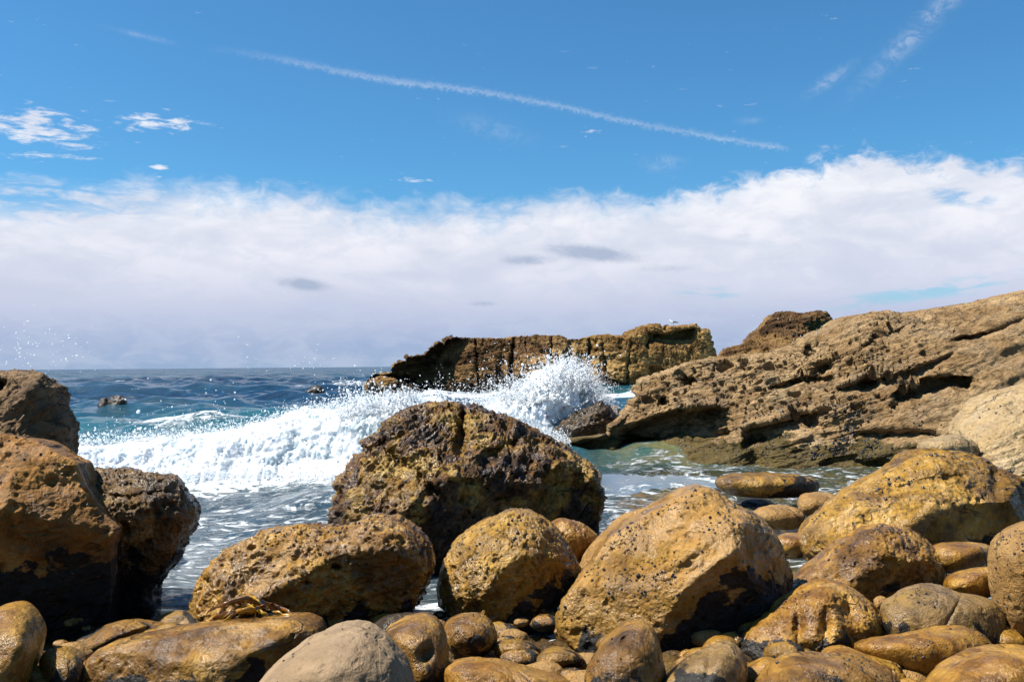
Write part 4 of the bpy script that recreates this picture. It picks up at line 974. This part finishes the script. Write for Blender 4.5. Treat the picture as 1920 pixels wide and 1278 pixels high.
C_ = [
 ('cobble', 'orange brown rock behind the tall edge boulder, right of the domed ochre boulder', [(1742, 1035), (1755, 1018), (1800, 1015), (1850, 1017), (1864, 1030), (1858, 1055), (1820, 1072), (1770, 1080), (1750, 1065)], 6.6, 0.25, M_amber, 90),
 ('cobble', 'smooth yellow green stone below the orange brown rock at the right', [(1769, 1100), (1775, 1082), (1800, 1070), (1840, 1063), (1870, 1062), (1880, 1095), (1862, 1122), (1800, 1122), (1775, 1112)], 6.1, 0.18, M_amber, 90),
 ('cobble', 'broad grey brown stone with a crack line, right of the hollowed boulder', [(1645, 1142), (1684, 1110), (1720, 1098), (1763, 1096), (1784, 1107), (1813, 1114), (1863, 1125), (1885, 1143), (1902, 1210), (1875, 1235), (1780, 1225), (1700, 1220), (1655, 1190)], 5.55, 0.28, M_greyw, 170),
 ('cobble', 'tiny pinkish pebble between the hollowed boulder and the grey brown stone', [(1636, 1128), (1642, 1118), (1655, 1116), (1666, 1122), (1664, 1140), (1645, 1145)], 5.8, 0.06, M_sandy, 40),
 ('cobble', 'long golden stone tapering to the left beneath the grey brown stone', [(1593, 1212), (1619, 1200), (1673, 1193), (1727, 1182), (1780, 1173), (1816, 1175), (1845, 1189), (1867, 1214), (1855, 1245), (1790, 1275), (1720, 1285), (1650, 1255)], 5.05, 0.26, M_amber, 170),
 ('cobble', 'rounded ochre stone half hidden behind the speckled brown one at the bottom', [(1530, 1240), (1545, 1220), (1570, 1212), (1600, 1214), (1640, 1228), (1690, 1246), (1716, 1280), (1700, 1320), (1560, 1310)], 4.9, 0.22, M_amber, 110),
 ('cobble', 'brown orange speckled stone at the bottom edge below the hollowed boulder', [(1403, 1290), (1440, 1247), (1476, 1230), (1512, 1227), (1565, 1228), (1601, 1228), (1630, 1236), (1669, 1254), (1700, 1290), (1680, 1370), (1560, 1400), (1430, 1370)], 4.55, 0.28, M_ochre, 150),
 ('cobble', 'smooth amber stone in the bottom right corner', [(1730, 1290), (1763, 1257), (1798, 1236), (1852, 1220), (1920, 1211), (1990, 1225), (2040, 1300), (2000, 1400), (1850, 1420), (1750, 1370)], 4.5, 0.30, M_amber, 150),
 ('cobble', 'egg shaped brown stone standing upright in front of the biggest boulder', [(1088, 1290), (1108, 1234), (1129, 1203), (1156, 1179), (1187, 1166), (1211, 1171), (1228, 1186), (1239, 1220), (1249, 1270), (1240, 1360), (1170, 1400), (1100, 1370)], 4.75, 0.28, M_ochre, 170),
 ('cobble', 'grey yellow stone with a dent at the bottom edge beside the egg shaped one', [(1222, 1290), (1280, 1240), (1330, 1218), (1360, 1203), (1377, 1204), (1395, 1220), (1404, 1247), (1400, 1300), (1380, 1370), (1290, 1400), (1225, 1360)], 4.7, 0.26, M_greyw, 140),
 ('cobble', 'small orange stone peeping out left of the hollowed boulder', [(1312, 1222), (1325, 1202), (1350, 1192), (1375, 1194), (1388, 1210), (1380, 1240), (1330, 1245)], 5.2, 0.12, M_amber, 70),
 ('cobble', 'large smooth dry grey boulder at the bottom edge left of centre', [(468, 1300), (510, 1245), (560, 1211), (600, 1186), (640, 1170), (690, 1169), (722, 1190), (752, 1222), (772, 1254), (785, 1300), (770, 1400), (640, 1450), (490, 1400)], 4.2, 0.40, M_grey, 220),
 ('cobble', 'bulging wet brown stone right of the dry grey boulder', [(716, 1183), (740, 1170), (780, 1157), (802, 1157), (825, 1172), (839, 1200), (840, 1235), (834, 1280), (820, 1330), (770, 1330), (745, 1250), (725, 1215)], 4.9, 0.26, M_ochre, 150),
 ('cobble', 'potato shaped speckled brown stone beneath the upright olive boulder', [(827, 1190), (835, 1165), (860, 1153), (895, 1151), (922, 1162), (934, 1188), (930, 1215), (900, 1234), (860, 1232), (836, 1215)], 5.35, 0.22, M_ochre, 130),
 ('cobble', 'flat orange slab awash at the bottom edge', [(828, 1262), (850, 1240), (900, 1235), (960, 1243), (1020, 1258), (1075, 1275), (1080, 1330), (960, 1350), (840, 1330)], 4.7, 0.22, M_amber, 130),
 ('cobble', 'low mossy yellow stone in the trickle between the middle boulders', [(922, 1212), (940, 1200), (975, 1198), (1010, 1208), (1015, 1225), (985, 1240), (940, 1240)], 5.3, 0.14, M_olive, 80),
 ('cobble', 'low flat mossy stone at the left foot of the biggest boulder', [(1000, 1235), (1020, 1215), (1055, 1212), (1090, 1225), (1100, 1245), (1060, 1262), (1010, 1258)], 5.1, 0.14, M_olive, 80),
 ('cobble', 'long flat brown rock with kelp lying on its back edge', [(140, 1300), (154, 1251), (173, 1223), (210, 1202), (281, 1190), (351, 1178), (444, 1167), (538, 1157), (577, 1160), (609, 1174), (606, 1230), (590, 1310), (400, 1350), (160, 1350)], 5.1, 0.40, M_ochre, 260),
 ('cobble', 'glossy amber boulder in the bottom left corner', [(-80, 1180), (-20, 1145), (20, 1134), (48, 1142), (66, 1165), (77, 1195), (70, 1240), (50, 1290), (20, 1350), (-80, 1350)], 4.9, 0.30, M_amber, 150),
 ('cobble', 'small mossy glistening stone next to the amber corner boulder', [(70, 1250), (80, 1222), (105, 1213), (135, 1217), (160, 1238), (158, 1290), (120, 1330), (78, 1310)], 4.95, 0.18, M_olive, 90),
 ('cobble', 'wet dark brown ridge of rock lying behind the long flat rock', [(112, 1218), (150, 1195), (190, 1172), (235, 1160), (280, 1165), (322, 1178), (340, 1200), (300, 1235), (180, 1250), (130, 1245)], 5.7, 0.25, M_ochre, 150),
 ('cobble', 'flat yellow rock awash in the water in front of the cliff', [(1336, 905), (1350, 893), (1385, 886), (1450, 886), (1505, 889), (1533, 900), (1538, 915), (1525, 930), (1440, 934), (1360, 930)], 12.0, 0.5, M_olive, 130),
 ('cobble', 'pale stone left behind the big olive boulder at the water', [(1494, 940), (1505, 924), (1530, 922), (1560, 925), (1580, 935), (1570, 965), (1520, 972), (1498, 962)], 9.3, 0.25, M_sandy, 80),
 ('cobble', 'low tan stone awash left of the big olive boulder', [(1405, 965), (1425, 950), (1460, 946), (1500, 952), (1515, 975), (1490, 995), (1430, 992)], 9.0, 0.25, M_sandy, 80),
 ('cobble', 'flat reddish stone under shallow water left of the domed ochre boulder', [(1445, 1010), (1470, 1000), (1505, 1000), (1530, 1015), (1520, 1045), (1460, 1050)], 7.9, 0.2, M_amber, 70),
 ('cobble', 'dark wet slab of rock between the golden boulder and the potato shaped stone', [(690, 1190), (700, 1165), (740, 1150), (790, 1150), (830, 1165), (835, 1190), (800, 1220), (700, 1220)], 5.6, 0.15, M_darkrock, 80),
]
random.seed(4)
cob_extra = {
 'long golden stone tapering to the left beneath the grey brown stone': {},
 'bulging wet brown stone right of the dry grey boulder': dict(dents=[(800, 1225, 14, 22, 0.06, 0.4)]),
 'grey yellow stone with a dent at the bottom edge beside the egg shaped one': dict(dents=[(1330, 1245, 8, 30, 0.03, 0.2)]),
 'long flat brown rock with kelp lying on its back edge': dict(box=0.6, k=0.03, planes=[(400, 1190, -0.22, (-0.10, -0.35, 0.93)), (290, 1240, -0.34, (-0.35, -0.92, 0.15)), (520, 1230, -0.30, (0.55, -0.82, -0.12))]),
 'egg shaped brown stone standing upright in front of the biggest boulder': dict(dents=[(1170, 1196, 8, 4, 0.03, -0.7)]),
 'broad grey brown stone with a crack line, right of the hollowed boulder': dict(dents=[(1790, 1140, 3, 30, 0.03, 0.5)]),
 'wet dark brown ridge of rock lying behind the long flat rock': dict(dents=[(250, 1190, 60, 6, 0.08, -0.4)]),
}
for i, (nm, lab, pts, Y0, D, mat, N) in enumerate(C_):
    kw = dict(cob_extra.get(lab, {}))
    rock(nm, lab, 'stone', pts, Y0, D, D * 0.9, mat, int(N * 0.95), host='c%d' % i, tilt=0.35,
         disp=d_cobble(0.018 if N < 150 else 0.028, 0.28, [0.002, 0.006, 0.0, 0.004][i % 4], 0.03 + 0.008 * (i % 5), seed=20.0 + i, fine=0.004 + 0.002 * (i % 3)), smooth_it=2, **kw)

# ------------------------------------------------------------------ small filler pebbles between the boulders
rg = np.random.default_rng(3)
def pebble(x, y, s, i, mat, colour):
    n = 14
    th, ph = np.meshgrid(np.linspace(0, 2 * math.pi, 2 * n + 1)[:-1], np.linspace(0.02, math.pi - 0.02, n))
    V = np.stack([np.cos(th) * np.sin(ph), np.sin(th) * np.sin(ph), np.cos(ph)], -1).reshape(-1, 3)
    V = V * (1 + 0.22 * fbm(V * 1.1 + i * 3.1, 2))[:, None] * np.array([s * 1.3, s, s * 0.7]) + np.array([x, y, 0.09 + s * 0.45])
    I = np.arange(n * 2 * n).reshape(n, 2 * n)
    F = np.stack([I[:-1], np.roll(I, -1, 1)[:-1], np.roll(I, -1, 1)[1:], I[1:]], -1).reshape(-1, 4)
    top, bot = len(V), len(V) + 1
    V = np.concatenate([V, V[:2 * n].mean(0)[None], V[-2 * n:].mean(0)[None]])
    T1 = np.stack([I[0], np.full(2 * n, top), np.roll(I[0], -1)], -1); T2 = np.stack([np.roll(I[-1], -1), np.full(2 * n, bot), I[-1]], -1)
    o = mesh_obj('pebble', V, [F[:, ::-1], T1[:, ::-1], T2[:, ::-1]], mat)
    tag(o, 'small wet %s stone lying in the dark gaps between the foreground boulders' % colour, 'stone', 'small %s stones in the gaps between the boulders' % colour)
for i in range(200):
    px = rg.uniform(0, 1920); Y = rg.uniform(4.6, 6.3)
    pebble((px - 960) / F_PX * Y, Y, float(np.exp(rg.uniform(math.log(0.03), math.log(0.12)))), i, [M_ochre, M_amber, M_olive, M_sandy][i % 4], ['golden brown', 'orange', 'olive', 'sandy'][i % 4])

# stones lying on the bed of the clear shallows
for i in range(46):
    Y = rg.uniform(8.2, 15.5); x = rg.uniform(0.14, 0.36) * Y; sz = float(np.exp(rg.uniform(math.log(0.16), math.log(0.5))))
    pebble(x, Y, sz, 200 + i, [M_sandy, M_amber, M_olive][i % 3], ['sandy', 'orange', 'olive'][i % 3])
    o = bpy.context.scene.collection.objects[-1]; o.name = 'submerged_stone'; o.location.z -= sz * 0.95 + 0.16 + 0.25 * rg.random()
    tag(o, '%s stone lying under the clear shallow water in front of the cliff' % ['sandy', 'orange', 'olive'][i % 3], 'stone', '%s stones under the shallow water' % ['sandy', 'orange', 'olive'][i % 3])

# ------------------------------------------------------------------ sea snails on the boulders
def simple_mat(name, col, rough=0.4, coat=0.0, col2=None, scale=30):
    m = bpy.data.materials.new(name); m.use_nodes = True
    T = NT(m.node_tree); b = m.node_tree.nodes['Principled BSDF']
    v = T.n.new('ShaderNodeTexCoord').outputs['Object']
    c2 = col2 or tuple(c * 1.6 for c in col)
    T._in(b.inputs['Base Color'], T.mix(T.step(T.noise(v, scale, 4), 0.4, 0.6), col, c2))
    b.inputs['Roughness'].default_value = rough; b.inputs['Coat Weight'].default_value = coat
    return m
M_snail = simple_mat('black_shell', (0.010, 0.009, 0.009), 0.35, col2=(0.035, 0.030, 0.028), scale=300)
def snail_arrays(r=1.0):
    """a squat turban shell: whorls tapering to a point, with a suture groove between them"""
    prof = [(0.0, -0.35), (0.55, -0.33), (0.85, -0.15), (0.95, 0.08), (0.80, 0.28), (0.64, 0.33), (0.66, 0.45), (0.52, 0.62), (0.38, 0.66), (0.38, 0.76), (0.24, 0.90), (0.0, 1.02)]
    n = 12; V = []
    for i, (a, z) in enumerate(prof):
        for k in range(n):
            t = k / n * 2 * math.pi
            V.append((a * (1 + 0.10 * math.cos(t)) * math.cos(t), a * math.sin(t), z + 0.05 * t / 6.28))
    V = np.array(V) * r; I = np.arange(len(prof) * n).reshape(-1, n)
    F = np.stack([I[:-1], np.roll(I, -1, 1)[:-1], np.roll(I, -1, 1)[1:], I[1:]], -1).reshape(-1, 4)
    return V, F
SV, SF = snail_arrays()
snail_mesh = None
HOST_TEXT = {'giant': ('the biggest foreground boulder', 78, .0085), 'olive': ('the large olive boulder at the right', 46, .010), 'mid': ('the upright olive boulder', 30, .008),
             'leftmid': ('the lumpy golden brown boulder', 40, .008), 'dome': ('the domed ochre boulder', 24, .008), 'hollow': ('the hollowed amber boulder', 12, .007), 'tall': ('the tall boulder at the right edge', 10, .007),
             'brown': ('the flat-topped dark brown rock', 22, .009), 'c2': ('the grey brown stone with a crack', 12, .006), 'c4': ('the long golden stone', 5, .006), 'c6': ('the speckled stone at the bottom edge', 7, .006),
             'c8': ('the egg shaped brown stone', 6, .006), 'c11': ('the dry grey boulder', 8, .0045)}
sr = np.random.default_rng(77)
def host_spots(key, n):
    V, N, o = HOSTS[key]
    toc = CAM - V; toc /= np.linalg.norm(toc, axis=1)[:, None]
    face = (N * toc).sum(1)
    w_ = (face > 0.12) * np.clip(0.25 + N[:, 2] - 0.3 * N[:, 0], 0.0, 1.3) * (V[:, 2] > 0.15)
    cl = fbm(V / 0.30 + 31, 3); w_ = w_ * np.clip(0.15 + 2.4 * cl, 0.03, 3)
    # even out the sampling: weight by area seen
    w_ = w_ / w_.sum()
    return V, N, sr.choice(len(V), n, replace=False, p=w_)
for key, (text, n, size) in HOST_TEXT.items():
    V, N, idx = host_spots(key, n)
    for i in idx:
        if snail_mesh is None:
            o = mesh_obj('sea_snail', SV, SF, M_snail, origin=(0, 0, 0)); snail_mesh = o.data
        else:
            o = bpy.data.objects.new('sea_snail', snail_mesh); C.objects.link(o)
        nrm = Vector(N[i].tolist()); q = nrm.to_track_quat('Z', 'Y')
        o.rotation_mode = 'QUATERNION'; o.rotation_quaternion = q @ Vector((0, 0, 1)).rotation_difference(Vector((sr.normal(0, .35), sr.normal(0, .35), 1)).normalized())
        k = size * float(np.exp(sr.normal(0, 0.22))); o.scale = (k, k, k)
        o.location = (Vector(V[i].tolist()) + nrm * k * 0.28)
        tag(o, 'small black sea snail clinging to ' + text, 'sea snail', 'sea snails on ' + text)
# far more on the cliff foot, too many and small to tell apart
def snail_crowd(keys, label):
    Vs = []; Fs = []; off = 0
    for key, n, size in keys:
        V, N, idx = host_spots(key, n)
        for i in idx:
            if key == 'cliff' and not (0.05 < V[i, 2] < 1.05 and V[i, 0] > 3.0): continue
            q = Vector(N[i].tolist()).to_track_quat('Z', 'Y').to_matrix()
            k = size * float(np.exp(sr.normal(0, 0.25)))
            Vs.append(SV[:] @ np.array(q).T * k + V[i] + N[i] * k * .2); Fs.append(SF + off); off += len(SV)
    o = mesh_obj('sea_snails', np.concatenate(Vs), np.concatenate(Fs), M_snail); tag(o, label, 'sea snails', kind='stuff')
snail_crowd([('cliff', 2600, .017), ('pale', 110, .011), ('giant', 260, .0045), ('olive', 160, .0055), ('mid', 120, .005), ('leftmid', 160, .005), ('dome', 110, .0045), ('hollow', 60, .0045), ('c2', 60, .004), ('c6', 40, .004),
             ('c13', 40, .004), ('c4', 40, .004), ('central', 160, .008), ('brown', 80, .006), ('orange', 40, .009), ('tall', 60, .005)], 'countless tiny dark snails and barnacles peppered over the rocks and the cliff foot')

# ------------------------------------------------------------------ kelp on the long flat rock
M_kelps = [simple_mat('kelp_dark', (0.07, 0.022, 0.004), 0.25, 0.8, col2=(0.16, 0.06, 0.008), scale=9), simple_mat('kelp_yellow', (0.30, 0.14, 0.010), 0.25, 0.8, col2=(0.50, 0.28, 0.025), scale=7)]
M_kelp = simple_mat('kelp_leather', (0.12, 0.050, 0.006), 0.22, 0.8, col2=(0.42, 0.23, 0.012), scale=9)
kelp = bpy.data.objects.new('kelp', None); C.objects.link(kelp)
kb = at(460, 1172, 5.30); kelp.location = kb.tolist()
tag(kelp, 'heap of glossy amber kelp ribbons on the flat brown rock', 'kelp')
kr = np.random.default_rng(15)
for i in range(19):
    n = 60; t = np.linspace(0, 1, n)
    x0 = kr.uniform(380, 425) if i < 13 else kr.uniform(430, 480); x1 = kr.uniform(470, 552)
    base = 1168 - 0.075 * (x0 - 380); lift = kr.uniform(10, 44) * (0.5 + 0.5 * kr.random())
    px = x0 + (x1 - x0) * t; py = base - lift * np.sin(t ** 0.8 * math.pi) ** 0.8 - 10 * t + 3 * np.sin(t * kr.uniform(5, 12) + kr.random() * 6)
    Yk = 5.26 + 0.12 * kr.random() + 0.05 * np.sin(t * 7 + kr.random() * 6)
    P = at(px, py, Yk)
    wd = (0.010 + 0.016 * kr.random()) * np.sin(np.clip(t * 0.97 + 0.03, 0, 1) * math.pi) ** 0.5
    tw = kr.uniform(0.2, 1.0) + 0.55 * np.sin(t * kr.uniform(3, 7) + kr.random() * 6)
    side = np.stack([0 * t, -np.cos(tw), np.sin(tw)], -1)
    cols = np.linspace(-1, 1, 7)
    curl = 0.35 * np.sin(t * 9 + i)
    rows = []
    for sgn in (1, -1):
        for c in (cols if sgn > 0 else cols[::-1]):
            nrm = np.stack([0 * t, np.sin(tw), np.cos(tw)], -1)
            rows.append(P + side * (wd * c)[:, None] + nrm * (wd * (c * c * 0.5 + curl * c * 0.3) + 0.0016 * sgn + 0.004 * np.sin(t * 40 + c * 3) * abs(c))[:, None])
    A = np.stack(rows, 0)
    nr = A.shape[0]; I = np.arange(nr * n).reshape(nr, n)
    I2 = np.concatenate([I, I[:1]])
    F = np.stack([I2[:-1, :-1], I2[:-1, 1:], I2[1:, 1:], I2[1:, :-1]], -1).reshape(-1, 4)
    mesh_obj('frond', A.reshape(-1, 3) - kb, F, [M_kelp, M_kelps[0], M_kelp, M_kelps[1], M_kelps[0]][i % 5], parent=kelp)

# ------------------------------------------------------------------ gull on the far cliff
M_white = simple_mat('white_feathers', (0.70, 0.70, 0.68), 0.7, col2=(0.8, 0.8, 0.78))
M_wing = simple_mat('grey_feathers', (0.10, 0.10, 0.11), 0.7)
M_beak = simple_mat('beak_yellow', (0.55, 0.33, 0.04), 0.5)
gp = at(1262, 611, 72.2)
def tube(path, rad, n=14, flat=1.0):
    path = np.array(path, float); rad = np.array(rad, float); V = []
    for i, (p, r) in enumerate(zip(path, rad)):
        d = path[min(i + 1, len(path) - 1)] - path[max(i - 1, 0)]; d /= np.linalg.norm(d)
        a = np.array([0, 1.0, 0]); b = np.cross(d, a); b /= np.linalg.norm(b)
        for k in range(n):
            t = k / n * 2 * math.pi; V.append(p + r * (a * math.cos(t) * flat + b * math.sin(t)))
    V = np.array(V); I = np.arange(len(path) * n).reshape(-1, n)
    F = np.stack([I[:-1], np.roll(I, -1, 1)[:-1], np.roll(I, -1, 1)[1:], I[1:]], -1).reshape(-1, 4)
    return V, F
gull = bpy.data.objects.new('gull', None); C.objects.link(gull); gull.location = gp.tolist(); gull.scale = (1.15,) * 3
tag(gull, 'white gull with grey wings standing on the far sea cliff', 'gull')
V, F = tube([(.31, 0, .20), (.22, 0, .215), (.10, 0, .225), (-.02, 0, .23), (-.10, 0, .26), (-.145, 0, .32), (-.165, 0, .375), (-.20, 0, .39), (-.235, 0, .385)], [.008, .03, .065, .082, .075, .048, .040, .036, .004])
mesh_obj('body', V, F, M_white, parent=gull)
for sgn in (1, -1):
    V, F = tube([(.40, sgn * .03, .205), (.28, sgn * .05, .235), (.12, sgn * .065, .26), (-.02, sgn * .07, .262), (-.08, sgn * .06, .26)], [.004, .028, .055, .052, .006], 10, 0.4)
    mesh_obj('wing', V, F, M_wing, parent=gull)
    V, F = tube([(.03, sgn * .03, .17), (.025, sgn * .03, .08), (.03, sgn * .03, 0.0), (-.03, sgn * .03, -0.005)], [.010, .007, .007, .006], 8)
    mesh_obj('leg', V, F, M_beak, parent=gull)
V, F = tube([(-.225, 0, .388), (-.255, 0, .383), (-.285, 0, .372)], [.013, .011, .002], 8)
mesh_obj('beak', V, F, M_beak, parent=gull)
